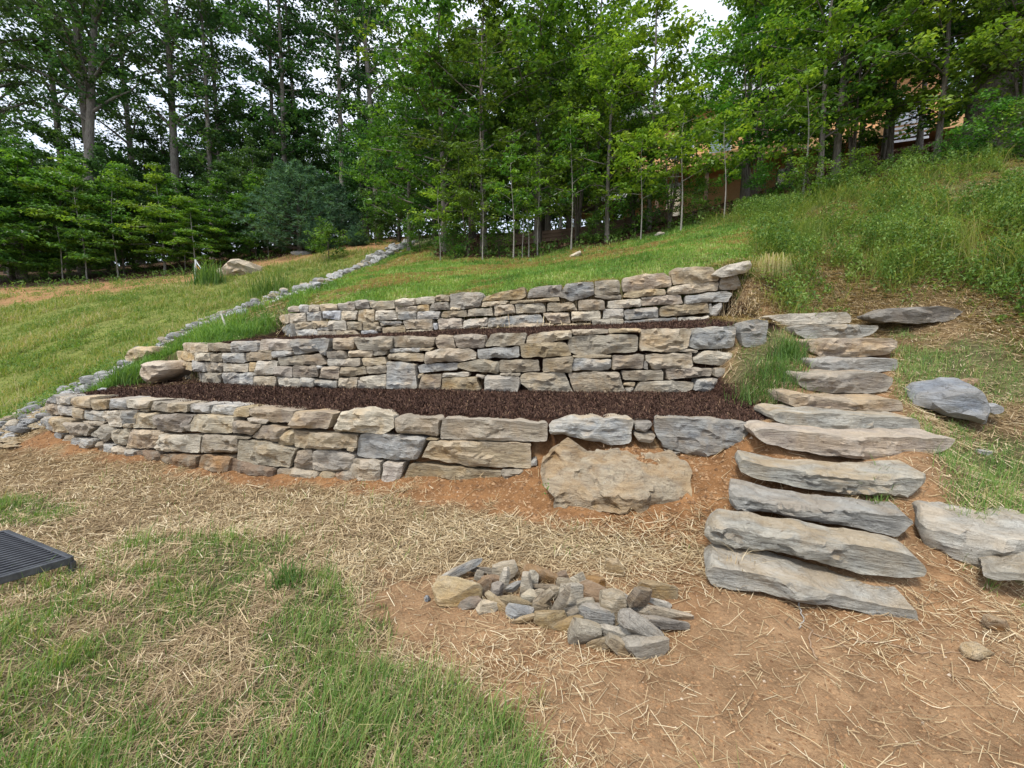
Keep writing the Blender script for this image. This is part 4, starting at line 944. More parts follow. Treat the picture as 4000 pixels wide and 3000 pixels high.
# the rock ditch: grey riprap down the side of the field
ditch = empty('riprap_channel', (float(DITCH[6][0]), float(DITCH[6][1]), float(gz(*DITCH[6]))))
tag(ditch, 'long line of blue grey riprap stones running up the slope left of the walls', 'rock ditch')
protos = []
for k in range(9):
    P_, Fc_ = rock_verts(400 + k, 2, (1.0, random.Random(k).uniform(0.6, 0.85), random.Random(k + 9).uniform(0.4, 0.6)), cuts=9, rough=0.06)
    protos.append(np_mesh('riprap_stone', P_, [Fc_], ROCK['w' if k == 7 else 'b'], smooth=True, sharp=26))
def along(P):
    S = np.r_[0, np.cumsum(np.hypot(*np.diff(P, axis=0).T))]
    return S, lambda s: (np.interp(s, S, P[:, 0]), np.interp(s, S, P[:, 1]))
DP = np.array([to_ground(*q) for q in [(-60, 1745), (20, 1690), (90, 1650), (200, 1590), (290, 1540), (350, 1500), (440, 1455), (500, 1415), (560, 1395), (640, 1345), (700, 1312), (820, 1270), (870, 1238), (950, 1215), (1080, 1168), (1200, 1138), (1300, 1090), (1400, 1055), (1480, 1010), (1560, 968), (1610, 948)]])
SS, fa = along(DP)
rr = random.Random(5); cnt = 0; s = 0.0
while s < SS[-1] and cnt < 295:
    x, y = fa(s)
    wid = np.interp(y, [5.5, 7, 8.0, 9.5, 11, 14, 30], [1.0, 0.9, 0.62, 0.42, 0.30, 0.36, 0.7])
    k = max(1, int(round(wid / 0.2 * rr.uniform(0.7, 1.3))))
    sz = np.interp(y, [6, 10, 16, 30], [0.20, 0.23, 0.32, 0.5])
    x2, y2 = fa(s + 0.3); dx, dy = x2 - x, y2 - y; q = math.hypot(dx, dy) + 1e-6; nx_, ny_ = -dy / q, dx / q
    for i in range(k):
        o_ = rr.uniform(-wid, wid); sc = sz * rr.uniform(0.65, 1.35)
        X, Y = x + nx_ * o_ + rr.uniform(-.1, .1), y + ny_ * o_ + rr.uniform(-.1, .1)
        if rr.random() < 0.12 + 0.5 * (9.8 < y < 15 and vnoise(np.array([s * 0.6]), np.array([0.0]), 3)[0] > 0.5): continue
        o = bpy.data.objects.new('stone', protos[rr.randrange(9)]); link(o, ditch)
        o.location = np.array((X, Y, float(gz(X, Y)) + sc * 0.22 + 0.03)) - np.array(ditch.location)
        o.scale = (sc, sc, sc * rr.uniform(0.7, 1.2)); o.rotation_euler = (rr.uniform(-.3, .3), rr.uniform(-.3, .3), rr.uniform(0, 6.28)); cnt += 1
    s += sz * 0.6
# the small broken stone between them
bP, bF = rock_verts(77, 1, (1.0, 0.8, 0.5), cuts=5)
NV = []; NF = []
for i in range(1500):
    s_ = min(rr.random() ** 1.6, 1.0) * min(SS[-1], 26.0)
    x, y = fa(s_); x2, y2 = fa(s_ + 0.3); dx, dy = x2 - x, y2 - y; q = math.hypot(dx, dy) + 1e-6
    wid = float(np.interp(y, [5.5, 7, 8.0, 9.5, 11, 14, 30], [1.3, 1.15, 0.8, 0.5, 0.34, 0.4, 0.7])); o_ = rr.gauss(0, 0.5) * wid
    X, Y = x - dy / q * o_, y + dx / q * o_; sc = rr.uniform(0.06, 0.14) * (1 + 0.03 * y); a_ = rr.uniform(0, 6.28); ca, sa = math.cos(a_), math.sin(a_)
    P_ = bP * sc * np.array((1, 1, rr.uniform(.7, 1.2))); NF.append(bF + len(NV) * len(bP)); NV.append(np.c_[X + P_[:, 0] * ca - P_[:, 1] * sa, Y + P_[:, 0] * sa + P_[:, 1] * ca, float(gz(X, Y)) + 0.02 + P_[:, 2] + rr.uniform(-.25, .25) * P_[:, 0]])
tag(obj('crushed_stone', np_mesh('crushed_stone', np.concatenate(NV), [np.concatenate(NF)], ROCK['b'])), 'small blue grey broken stone filling the rock ditch', kind='stuff')
# small tan chips at the ditch foot by the left wall end
V = []; Fl = []
for i in range(420):
    px = rr.uniform(-80, 190); py = rr.uniform(1600, 1760) if px < 60 else rr.uniform(1560, 1680)
    X, Y = to_ground(px, py); Z = float(gz(X, Y)) + 0.02; s_ = rr.uniform(0.03, 0.09); a_ = rr.uniform(0, 6.28); b = len(V)
    for k in range(5):
        t = a_ + k * 1.2566 + rr.uniform(-.25, .25); V.append((X + s_ * math.cos(t), Y + s_ * math.sin(t) * 0.8, Z + rr.uniform(0, .03)))
    V.append((X, Y, Z + 0.045))
    Fl += [(b + k, b + (k + 1) % 5, b + 5) for k in range(5)]
o = obj('gravel', np_mesh('gravel', np.array(V), [np.array(Fl)], ROCK['t'])); tag(o, 'small tan stone chips spilled at the foot of the rock ditch', kind='stuff')
# ------------------------------------------------------------------ straw, grass, mulch, weeds: what nobody could count
def ribbons(x, y, z, ang, L, w_, rise, lean=None, bend=0.0, segs=1, up=False):
    """flat strips. up=False: lying; up=True: standing blades of height L leaning along ang by rise"""
    n = len(x); cx, sx = np.cos(ang), np.sin(ang)
    if not up:
        k = segs + 1
        ts = np.linspace(-0.5, 0.5, k)
        V = np.zeros((n, k, 2, 3))
        for i, t in enumerate(ts):
            X = x + cx * L * t - sx * bend * L * (4 * t * t - 1); Y = y + sx * L * t + cx * bend * L * (4 * t * t - 1)
            Z = np.maximum(z + rise * t, gz(X, Y) + 0.002)
            V[:, i, 0] = np.c_[X - sx * w_ / 2, Y + cx * w_ / 2, Z]; V[:, i, 1] = np.c_[X + sx * w_ / 2, Y - cx * w_ / 2, Z + w_ * 0.25]
        V = V.reshape(-1, 3); b = (np.arange(n) * k * 2)[:, None]
        Q = np.concatenate([b + np.array([[2 * i, 2 * i + 1, 2 * i + 3, 2 * i + 2]]) for i in range(segs)])
        return V, [Q], np.repeat(np.arange(n), 2 * k)
    # blades: base pair, mid pair, tip
    pa = ang + rise[1]                                # facing of the blade
    px, py = np.cos(pa), np.sin(pa)
    ld = rise[0]
    V = np.zeros((n, 5, 3))
    m = 0.55
    V[:, 0] = np.c_[x - px * w_ / 2, y - py * w_ / 2, z]; V[:, 1] = np.c_[x + px * w_ / 2, y + py * w_ / 2, z]
    mx, my, mz = x + cx * ld * L * 0.35, y + sx * ld * L * 0.35, z + L * m * np.sqrt(np.maximum(1 - ld * ld * 0.4, 0.2))
    V[:, 2] = np.c_[mx - px * w_ * .38, my - py * w_ * .38, mz]; V[:, 3] = np.c_[mx + px * w_ * .38, my + py * w_ * .38, mz]
    V[:, 4] = np.c_[x + cx * ld * L, y + sx * ld * L, z + L * np.sqrt(np.maximum(1 - ld * ld * 0.85, 0.08))]
    V = V.reshape(-1, 3); b = (np.arange(n) * 5)[:, None]
    return V, [b + np.array([[0, 1, 3, 2]]), b + np.array([[2, 3, 4]])], np.repeat(np.arange(n), 5)
def stuff(name, label, V, Fq, mat, tint, smooth=False):
    o = obj(name, np_mesh(name, V, Fq, mat, smooth=smooth, attr=tint))
    return tag(o, label, kind='stuff')
def sample(n, x0, x1, y0, y1, dens, falloff=0.0):
    """points in a box with probability dens(cover dict) and, if falloff, thinning with the distance"""
    if falloff:
        u = rng.random(n * 2)
        a = 1 - falloff
        Y = (y0 ** a + u * (y1 ** a - y0 ** a)) ** (1 / a) if falloff != 1 else y0 * (y1 / y0) ** u
        X = rng.uniform(x0, x1, n * 2)
    else: X, Y = rng.uniform(x0, x1, n), rng.uniform(y0, y1, n)
    # keep what stands inside a generous view wedge
    k = np.abs(X) < 1.6 * Y + 1.5
    X, Y = X[k], Y[k]
    c = covers(X, Y); p = dens(c, X, Y)
    k = rng.random(len(X)) < p
    return X[k], Y[k], {q: (v[k] if isinstance(v, np.ndarray) else v) for q, v in c.items()}

# loose straw over the clay in front of the walls and beside the steps
def d_straw(c, x, y):
    f = c['fore'] * (1 - c['clay'] * 0.955) * (1 - c['grass'] * 0.68) * (1 - np.clip(c['mulch'], 0, 1))
    pile = np.exp(-(((x - 0.55) / 1.1) ** 2 + ((y - 3.15) / 0.42) ** 2))
    f = np.maximum(f * (0.75 + 1.2 * np.abs(c['n1'])), pile * (y < 3.5))
    rt = sstep(2.2, 2.6, x) * (y < 2.3) * 0.16
    return np.clip(np.maximum(f, rt * c['fore']), 0, 1)
X, Y, c = sample(190000, -10, 6.2, 1.0, 7.6, d_straw, 1.1)
n = len(X); ang = rng.normal(0.0, 0.9, n) + np.where(rng.random(n) < 0.4, rng.uniform(0, 3.14, n), 0)
L = rng.gamma(3.0, 0.024, n) + 0.03; w_ = rng.uniform(0.0024, 0.0050, n) * (1 + 0.06 * Y) * np.clip(Y / 3.2, 0.55, 1)
Z = gz(X, Y) + rng.random(n) ** 2 * 0.03 + 0.003
V, Fq, idx = ribbons(X, Y, Z, ang, L, w_, rng.normal(0, 0.018, n), bend=rng.normal(0, 0.05, n), segs=1)
t = np.clip(rng.normal(0.56, 0.24, n) + 0.5 * c['n1'], 0, 1)
stuff('straw', 'loose pale straw strewn over the clay in front of the walls', V, Fq, M_STRAW, t[idx])
print('straw', n)
# longer single stalks on the bare clay
X, Y, c = sample(20000, -3.5, 5.5, 0.9, 5.0, lambda c, x, y: c['fore'] * np.clip(0.10 + 0.9 * sstep(0.0, 0.22, c['n1'] + c['n3'] * 0.7 + 0.22 * sstep(1.3, 2.6, x)), 0, 1), 0.9)
n = len(X); L = rng.gamma(2.2, 0.024, n) + 0.015
V, Fq, idx = ribbons(X, Y, gz(X, Y) + 0.006 + rng.random(n) * 0.015, rng.uniform(0, 3.14, n) * 0.75 + 1.6 * (rng.random(n) < .4), L, rng.uniform(0.0016, 0.0036, n), rng.normal(0, 0.02, n), bend=rng.normal(0, 0.12, n), segs=3)
stuff('straw_stalks', 'longer dry stalks scattered on the bare clay', V, Fq, M_STRAW, np.clip(rng.normal(0.55, 0.25, n), 0, 1)[idx])
# small clods and grit on the clay
X, Y, c = sample(80000, -7.5, 6.0, 0.9, 6.6, lambda c, x, y: c['fore'] * np.clip(c['clay'], 0, 1) * 0.9, 1.3)
n = len(X); s_ = np.minimum(rng.gamma(1.5, 0.0022, n) + 0.0015, 0.012) * (1 + 1.3 * c['base']); a_ = rng.uniform(0, 6.28, n); Z = gz(X, Y)
V = np.zeros((n, 5, 3))
for k in range(4):
    tt = a_ + k * 1.571; V[:, k] = np.c_[X + s_ * np.cos(tt), Y + s_ * np.sin(tt) * .8, Z - 0.001]
V[:, 4] = np.c_[X, Y, Z + s_ * 0.8]
b = (np.arange(n) * 5)[:, None]
M_CLOD = strand_mat('clay_clod', [(0, (0.14, 0.075, 0.038)), (0.6, (0.31, 0.18, 0.09)), (0.98, (0.37, 0.235, 0.13)), (1, (0.5, 0.42, 0.33))], 0, 0.9)
stuff('clods', 'crumbs of clay and grit on the bare ground', V.reshape(-1, 3), [np.concatenate([b + np.array([[k, (k + 1) % 4, 4]]) for k in range(4)])], M_CLOD, np.repeat(rng.random(n), 5))

# foreground grass
X, Y, c = sample(270000, -5.5, 6.0, 0.8, 6.6, lambda c, x, y: np.clip(c['grass'] * 0.85 + 0.02 * c['fore'] * (1 - c['clay']), 0, 1) * (0.42 + 0.58 * sstep(-0.12, 0.12, c['n2'] + 0.6 * c['n1'])), 1.15)
n = len(X); print('blades', n)
tall = 0.6 + 0.7 * sstep(-0.1, 0.2, c['n1'] + c['n3'])
L = (rng.gamma(4, 0.0145, n) + 0.018) * tall; ang = rng.normal(0.4, 1.2, n)
V, Fq, idx = ribbons(X, Y, gz(X, Y) - 0.004, ang, L, rng.uniform(0.0028, 0.0052, n) * (1 + 0.06 * Y), (np.clip(rng.normal(0.55, 0.22, n), 0, 0.98), rng.uniform(0.6, 2.5, n)), up=True)
stuff('grass', 'green lawn grass growing through straw in the left foreground', V, Fq, M_BLADE, np.clip(rng.normal(0.55, 0.19, n) + 0.3 * c['n3'] + 0.4 * (rng.random(n) < 0.12), 0, 1)[idx])

# bark mulch chips
def d_mul(c, x, y): return np.clip(c['mulch'], 0, 1)
X, Y, c = sample(170000, -7.4, 4.0, 3.9, 8.8, d_mul, 1.2)
n = len(X); print('chips', n)
L = rng.gamma(3, 0.0065, n) + 0.009
V, Fq, idx = ribbons(X, Y, gz(X, Y) + rng.random(n) * 0.022, rng.uniform(0, 3.14, n), L, rng.uniform(0.003, 0.009, n), rng.normal(0, 0.025, n), segs=1)
stuff('mulch_chips', 'shredded dark bark mulch', V, Fq, M_CHIP, np.clip(rng.random(n) ** 1.1, 0, 1)[idx])

# the lawn above the top wall
X, Y, c = sample(150000, -8.5, 10, 6.8, 24, lambda c, x, y: np.clip(c['lawn'] * sstep(0.25, 0.7, np.abs(x - ditch_x(y))) * (1 - 0.85 * c['lawn_straw']) * (1 - c['litter']) * (1 - np.clip(c['mulch'], 0, 1)), 0, 1), 1.6)
n = len(X); print('lawn', n)
L = (rng.gamma(5, 0.0075, n) + 0.015) * (1 + 0.05 * Y) * (1 + 1.6 * ((X < -4.6) & (X > -7.5) & (Y < 10.5) & (c['n1'] > -0.1)))
V, Fq, idx = ribbons(X, Y, gz(X, Y) - 0.005, rng.uniform(0, 6.28, n), L, rng.uniform(0.006, 0.012, n) * (0.5 + 0.12 * Y), (np.clip(rng.normal(0.5, 0.2, n), 0, 0.95), rng.uniform(0.6, 2.5, n)), up=True)
stuff('lawn_grass', 'short green grass on the lawn above the top wall', V, Fq, M_LAWN, np.clip(rng.normal(0.42, 0.18, n) + 1.2 * c['n1'] + (X < -4.2) * -0.2, 0, 1)[idx])
X, Y, c = sample(110000, -8.5, 10, 6.8, 24, lambda c, x, y: np.clip(c['lawn'] * (0.08 + c['lawn_straw']), 0, 1), 1.6)
n = len(X)
V, Fq, idx = ribbons(X, Y, gz(X, Y) + 0.004 + rng.random(n) * 0.03, rng.normal(-0.1, 0.8, n), rng.gamma(3, 0.035, n) + 0.05, rng.uniform(0.004, 0.009, n) * (0.5 + 0.12 * Y), rng.normal(0, 0.02, n), segs=1)
stuff('straw', 'pale straw lying in streaks over the upper lawn', V, Fq, M_STRAW, np.clip(rng.normal(0.66, 0.2, n), 0, 1)[idx])

# the field left of the ditch
X, Y, c = sample(330000, -32, -3.5, 5.0, 32, lambda c, x, y: np.clip(c['field'] * (0.03 + 0.97 * sstep(0.5, 1.0, np.abs(x - ditch_x(y)) * 1.2)) * (0.45 + 0.55 * sstep(-0.1, 0.05, c['n1'])) * (1 - c['litter']) * (1 - 0.9 * sstep(7.5, 3.5, treeline(x) - y + 8 * c['n3']) * (x < -6)), 0, 1), 1.4)
n = len(X); print('field', n)
L = (rng.gamma(3, 0.024, n) + 0.03) * (0.4 + 1.3 * sstep(-0.15, 0.2, c['n3'] + c['n1']))
V, Fq, idx = ribbons(X, Y, gz(X, Y) - 0.01, rng.uniform(0, 6.28, n), L, rng.uniform(0.006, 0.013, n) * (0.6 + 0.10 * Y), (np.clip(rng.normal(0.4, 0.2, n), 0, 0.95), rng.uniform(0.6, 2.5, n)), up=True)
stuff('field_grass', 'long olive and yellow grass of the left field', V, Fq, M_FIELD, np.clip(rng.normal(0.52, 0.2, n) + 1.3 * c['n3'] + 0.6 * c['n1'], 0, 1)[idx])

# leafy weeds: little leaves carried at random heights
def leaves(X, Y, Z, size, tiltmax=0.7, droop=0.25, asp=0.55):
    n = len(X); a = rng.uniform(0, 6.283, n); ca, sa = np.cos(a), np.sin(a); tz = rng.normal(-0.1, tiltmax, n); b_ = rng.normal(0, 0.35, n)
    V = np.zeros((n, 4, 3)); s = size
    dx = np.stack([ca * np.cos(tz), sa * np.cos(tz), np.sin(tz)], 1); dy = np.stack([-sa * np.cos(b_), ca * np.cos(b_), np.sin(b_)], 1)
    P = np.c_[X, Y, Z]
    V[:, 0] = P - dx * s[:, None] * .5; V[:, 2] = P + dx * s[:, None] * .5 - np.array((0, 0, 1)) * (s * droop)[:, None]
    V[:, 1] = P - dy * s[:, None] * .5 * asp + np.array((0, 0, .08)) * s[:, None]; V[:, 3] = P + dy * s[:, None] * .5 * asp + np.array((0, 0, .08)) * s[:, None]
    b = (np.arange(n) * 4)[:, None]
    return V.reshape(-1, 3), [b + np.array([[0, 1, 2, 3]])], np.repeat(np.arange(n), 4)
def d_weed(c, x, y): return np.clip(c['bank'] * sstep(5.9, 7.0, y + 0.4 * (x > 6.0) * 6) * (1 - c['litter']) * (0.03 + sstep(-0.08, 0.10, c['n1'] * 1.2 + c['n2'] * 0.7 + 0.5 * c['n3'])), 0, 1)
X, Y, c = sample(360000, 3.6, 17, 3.2, 14, d_weed, 1.0)
n = len(X); print('weeds', n)
hgt = 0.06 + 0.55 * sstep(-0.1, 0.25, c['n1'] + c['n3'])
V, Fq, idx = leaves(X, Y, gz(X, Y) + rng.random(n) ** 0.8 * hgt, rng.uniform(0.026, 0.066, n))
stuff('weeds', 'tangled leafy weeds covering the steep bank', V, Fq, M_WEED, np.clip(rng.normal(0.5, 0.2, n) + 1.4 * c['n2'] + 0.35 * (rng.random(n) < .12), 0, 1)[idx])
X, Y, c = sample(70000, 3.4, 18, 3.2, 14, lambda c, x, y: np.clip(c['bank'] * (1 - c['litter']) * (0.05 + 0.95 * sstep(0.0, 0.12, c['n3'] * 0.8 + 0.04 * (y - 8.2) + 1.1 * c['n1'])), 0, 1), 1.0)
n = len(X)
L = rng.gamma(5, 0.045, n) + 0.08
V, Fq, idx = ribbons(X, Y, gz(X, Y), rng.normal(-1.8, 0.9, n), L, rng.uniform(0.006, 0.012, n), (np.clip(rng.normal(0.75, 0.15, n), 0, 0.98), rng.uniform(0.6, 2.5, n)), up=True)
stuff('tall_grass', 'tall arching grass on the steep bank', V, Fq, M_FIELD, np.clip(rng.normal(0.55, 0.22, n) + 0.8 * c['n2'], 0, 1)[idx])
X, Y, c = sample(120000, 3.0, 13, 3.2, 10.5, lambda c, x, y: np.clip(c['bank'] * (sstep(8.4, 6.4, y) * 0.9 + 0.25) * (1 - c['litter']), 0, 1) + ((x > 3.2) & (x < 5.6) & (y > 5.9) & (y < 7.4)) * 0.6 * (y > W2(x)) * (y < 7.6), 1.0)
n = len(X)
V, Fq, idx = ribbons(X, Y, gz(X, Y) + 0.005 + rng.random(n) * 0.05, rng.normal(0.6, 0.9, n), rng.gamma(4, 0.035, n) + 0.04, rng.uniform(0.004, 0.008, n), rng.normal(0, 0.03, n), bend=rng.normal(0, 0.08, n), segs=2)
stuff('straw', 'matted dry straw on the bank around the steps', V, Fq, M_STRAW, np.clip(rng.normal(0.58, 0.22, n), 0, 1)[idx])

# broad weeds in the field edge, ground leaves at the wood's edge
X, Y, c = sample(60000, -26, 12, 9, 34, lambda c, x, y: np.exp(-((y - treeline(x) - 0.4) / 1.1) ** 2) * 0.9 * sstep(-0.15, 0.1, c['n1']), 1.2)
n = len(X); V, Fq, idx = leaves(X, Y, gz(X, Y) + rng.random(n) * 0.35, rng.uniform(0.07, 0.16, n))
stuff('undergrowth', 'low leafy undergrowth along the edge of the wood', V, Fq, M_WEED, np.clip(rng.normal(0.42, 0.2, n), 0, 1)[idx])
X, Y, c = sample(60000, -24, 20, 9, 34, lambda c, x, y: c['litter'] * 0.9, 1.2)
n = len(X); V, Fq, idx = leaves(X, Y, gz(X, Y) + 0.02 + rng.random(n) * 0.03, rng.uniform(0.08, 0.17, n), tiltmax=0.25)
stuff('leaf_litter', 'dead brown leaves on the forest floor', V, Fq, M_LITTER, rng.random(n)[idx])
X, Y, c = sample(130000, -24, -5, 5.2, 24, lambda c, x, y: c['field'] * sstep(0.02, 0.16, c['n1'] + 0.6 * c['n2'] + 0.14 * sstep(2.0, 0.5, np.abs(x - ditch_x(y) + 0.9)) * (y < 11)), 1.2)
n = len(X); V, Fq, idx = leaves(X, Y, gz(X, Y) + rng.random(n) * 0.16, rng.uniform(0.03, 0.08, n))
stuff('clover', 'patches of low broadleaf weeds in the left field', V, Fq, M_WEED, np.clip(rng.normal(0.6, 0.2, n), 0, 1)[idx])
# ------------------------------------------------------------------ trees
def tube(V, Fq, pts, rad, sides=7):
    """append a tapered tube through pts"""
    pts = [np.array(p, float) for p in pts]; b = len(V); n = len(pts)
    for i, p in enumerate(pts):
        d = pts[min(i + 1, n - 1)] - pts[max(i - 1, 0)]; d /= np.linalg.norm(d) + 1e-9
        a = np.cross(d, (0.13, 0.97, 0.21)); a /= np.linalg.norm(a) + 1e-9; c = np.cross(d, a)
        for k in range(sides):
            t = 2 * math.pi * k / sides
            V.append(p + rad[i] * (math.cos(t) * a + math.sin(t) * c))
    for i in range(n - 1):
        for k in range(sides):
            k2 = (k + 1) % sides
            Fq.append((b + i * sides + k, b + i * sides + k2, b + (i + 1) * sides + k2, b + (i + 1) * sides + k))
def leaf_cloud(centres, radii, per, size, r_, flat=0.55, tilt=0.45, asp=0.62, outward=0.4):
    """leaf blades round the cluster centres; returns verts, faces, tint"""
    C_ = np.repeat(np.array(centres), per, axis=0); R_ = np.repeat(np.array(radii), per)
    n = len(C_)
    g = r_.normal(0, 1, (n, 3)); g /= np.linalg.norm(g, axis=1)[:, None]
    rad = r_.random(n) ** 0.45
    off = g * (R_ * rad)[:, None] * np.array((1, 1, flat))
    P = C_ + off
    s = size * r_.uniform(0.6, 1.3, n)
    # blade plane: mostly facing up, tipping outwards
    nrm = np.c_[g[:, 0] * outward + r_.normal(0, tilt, n), g[:, 1] * outward + r_.normal(0, tilt, n), np.full(n, 0.85)]
    nrm /= np.linalg.norm(nrm, axis=1)[:, None]
    a = r_.normal(0, 1, (n, 3)); a -= (a * nrm).sum(1)[:, None] * nrm; a /= np.linalg.norm(a, axis=1)[:, None] + 1e-9
    b = np.cross(nrm, a)
    V = np.zeros((n, 4, 3))
    V[:, 0] = P - a * (s * .5)[:, None]; V[:, 2] = P + a * (s * .5)[:, None] - nrm * (s * .16)[:, None]
    V[:, 1] = P - b * (s * .5 * asp)[:, None] + nrm * (s * .1)[:, None]; V[:, 3] = P + b * (s * .5 * asp)[:, None] + nrm * (s * .1)[:, None]
    clt = np.repeat(r_.normal(0, 0.17, len(centres)), per)
    t = np.clip(0.5 + clt + r_.normal(0, 0.15, n), 0, 1)
    i0 = (np.arange(n) * 4)[:, None]
    return V.reshape(-1, 3), i0 + np.array([[0, 1, 2, 3]]), np.repeat(t, 4)

def tree_proto(kind, seed, h, r0, base, spread, n_limb, leaf, per, clusters, mat, bark, profile, flat=0.55, limb_up=0.5, sides=8, crad=0.42, lean=0.0, asp=0.62, trunk_top=0.95, multi=1):
    """returns (trunk mesh, crown mesh) standing on the origin"""
    r = random.Random(seed); rn = np.random.default_rng(seed)
    TV, TF, cen, rad = [], [], [], []
    for m in range(multi):
        a0 = r.uniform(0, 6.28); sp = 0.0 if multi == 1 else 0.35 + 0.5 * r.random()
        def tp(f): return np.array((math.cos(a0) * sp * f * h * 0.16 + lean * f * h + 0.12 * math.sin(f * 5 + seed + m) * f, math.sin(a0) * sp * f * h * 0.16 + 0.12 * math.cos(f * 4 + seed) * f, f * h * trunk_top - 0.25 * (f == 0)))
        k = 9
        rr_ = r0 * (1 if multi == 1 else 0.6)
        tube(TV, TF, [tp(i / k) for i in range(k + 1)], [rr_ * (1.35 if i == 0 else 1) * (1 - 0.86 * (i / k) ** 0.9) for i in range(k + 1)], sides)
        nl = max(3, n_limb // multi)
        for i in range(nl):
            f = base + (0.98 - base) * (i + r.random() * 0.7) / nl
            q = (f - base) / (1 - base)
            L = spread * profile(q) * r.uniform(0.75, 1.2)
            az = i * 2.399 + r.uniform(-.5, .5) + m * 2
            up = limb_up * r.uniform(0.5, 1.4)
            p0 = tp(f); pts = [p0]; steps_ = 4
            for j in range(1, steps_ + 1):
                g = j / steps_
                pts.append(p0 + np.array((math.cos(az) * L * g, math.sin(az) * L * g, up * L * g - 0.18 * L * g * g)) + np.array([r.uniform(-.06, .06) * L * g for _ in range(3)]))
            rb = max(0.008, rr_ * 0.34 * (1 - 0.75 * q)); tube(TV, TF, pts, [rb * (1 - 0.8 * j / steps_) for j in range(steps_ + 1)], 5)
            nc = max(2, int(clusters * (0.35 + L / max(spread, 0.1)) * 0.75))
            for c in range(nc):
                g = 0.25 + 0.75 * (c + r.random()) / nc
                i0 = min(int(g * steps_), steps_ - 1); fr = g * steps_ - i0
                p = pts[i0] * (1 - fr) + pts[i0 + 1] * fr
                sd = r.uniform(-1, 1) * L * 0.34 * g
                e = p + np.array((-math.sin(az) * sd, math.cos(az) * sd, r.uniform(-.22, .22)))
                if abs(sd) > 0.25: tube(TV, TF, [p, e], [0.012, 0.005], 3)
                cen.append(e); rad.append(crad * r.uniform(0.65, 1.35))
        for c in range(3): cen.append(tp(1.0) + np.array((r.uniform(-.3, .3), r.uniform(-.3, .3), r.uniform(-.2, .4)))); rad.append(crad)
    V, Q, t = leaf_cloud(cen, rad, per, leaf, rn, flat=flat, asp=asp)
    tm = np_mesh(kind + '_trunk', np.array(TV), [np.array(TF)], bark, smooth=True)
    cm = np_mesh(kind + '_crown', V, [Q], mat, smooth=False, attr=t)
    return tm, cm
dome = lambda q: math.sin(min(1, 0.18 + q * 0.9) * math.pi) ** 0.6
cone = lambda q: (1 - q) ** 0.8 * 0.95 + 0.05
top = lambda q: 0.55 + 0.45 * math.sin(q * math.pi)
PR = {
 'oak': [tree_proto('oak', 11 + i, 10.5, 0.13, 0.13, 3.3, 34, 0.17, 40, 9, M_LEAF, M_BARK, dome) for i in range(3)],
 'maple': [tree_proto('maple', 31 + i, 9.0, 0.11, 0.16, 2.5, 24, 0.17, 32, 8, M_LEAF_L, M_BARK, dome, flat=0.4, multi=1) for i in range(2)],
 'thicket': [tree_proto('thicket', 41 + i, 6.5, 0.09, 0.2, 2.1, 22, 0.15, 30, 7, M_LEAF, M_BARK_D, dome, flat=0.45, multi=4) for i in range(2)],
 'poplar': [tree_proto('poplar', 51 + i, 30, 0.36, 0.34, 4.6, 40, 0.27, 36, 8, M_LEAF_D, M_BARK, top, limb_up=0.7, crad=0.75) for i in range(3)],
 'slim': [tree_proto('slim', 61 + i, 26, 0.19, 0.24, 2.9, 38, 0.25, 30, 6, M_LEAF_D, M_BARK, top, limb_up=0.6, crad=0.65, lean=0.01) for i in range(2)],
 'woods': [tree_proto('woods', 71 + i, 13, 0.16, 0.06, 3.8, 34, 0.25, 36, 9, M_LEAF_D, M_BARK_D, dome, crad=0.6) for i in range(3)],
 'dogwood': [tree_proto('dogwood', 81 + i, 6.6, 0.08, 0.16, 3.0, 18, 0.17, 60, 9, M_LEAF_L, M_BARK_L, dome, flat=0.16, limb_up=0.12, crad=0.5) for i in range(2)],
 'layered': [tree_proto('layered', 85 + i, 7.5, 0.07, 0.10, 3.0, 26, 0.20, 42, 8, M_LEAF, M_BARK_D, dome, flat=0.2, limb_up=0.2, crad=0.6) for i in range(2)],
 'sapling': [tree_proto('sapling', 91 + i, 4.2, 0.03, 0.35, 1.0, 12, 0.13, 20, 4, M_LEAF, M_BARK_L, dome, flat=0.35, crad=0.28, sides=5) for i in range(3)],
 'lightsap': [tree_proto('lightsap', 95 + i, 3.6, 0.026, 0.35, 1.0, 11, 0.14, 22, 4, M_LEAF_L, M_BARK_L, dome, flat=0.25, crad=0.3, sides=5) for i in range(2)],
 'bush': [tree_proto('bush', 101 + i, 2.0, 0.03, 0.05, 1.3, 18, 0.11, 22, 6, M_LEAF, M_BARK_D, dome, crad=0.3, multi=3, sides=5) for i in range(2)],
}
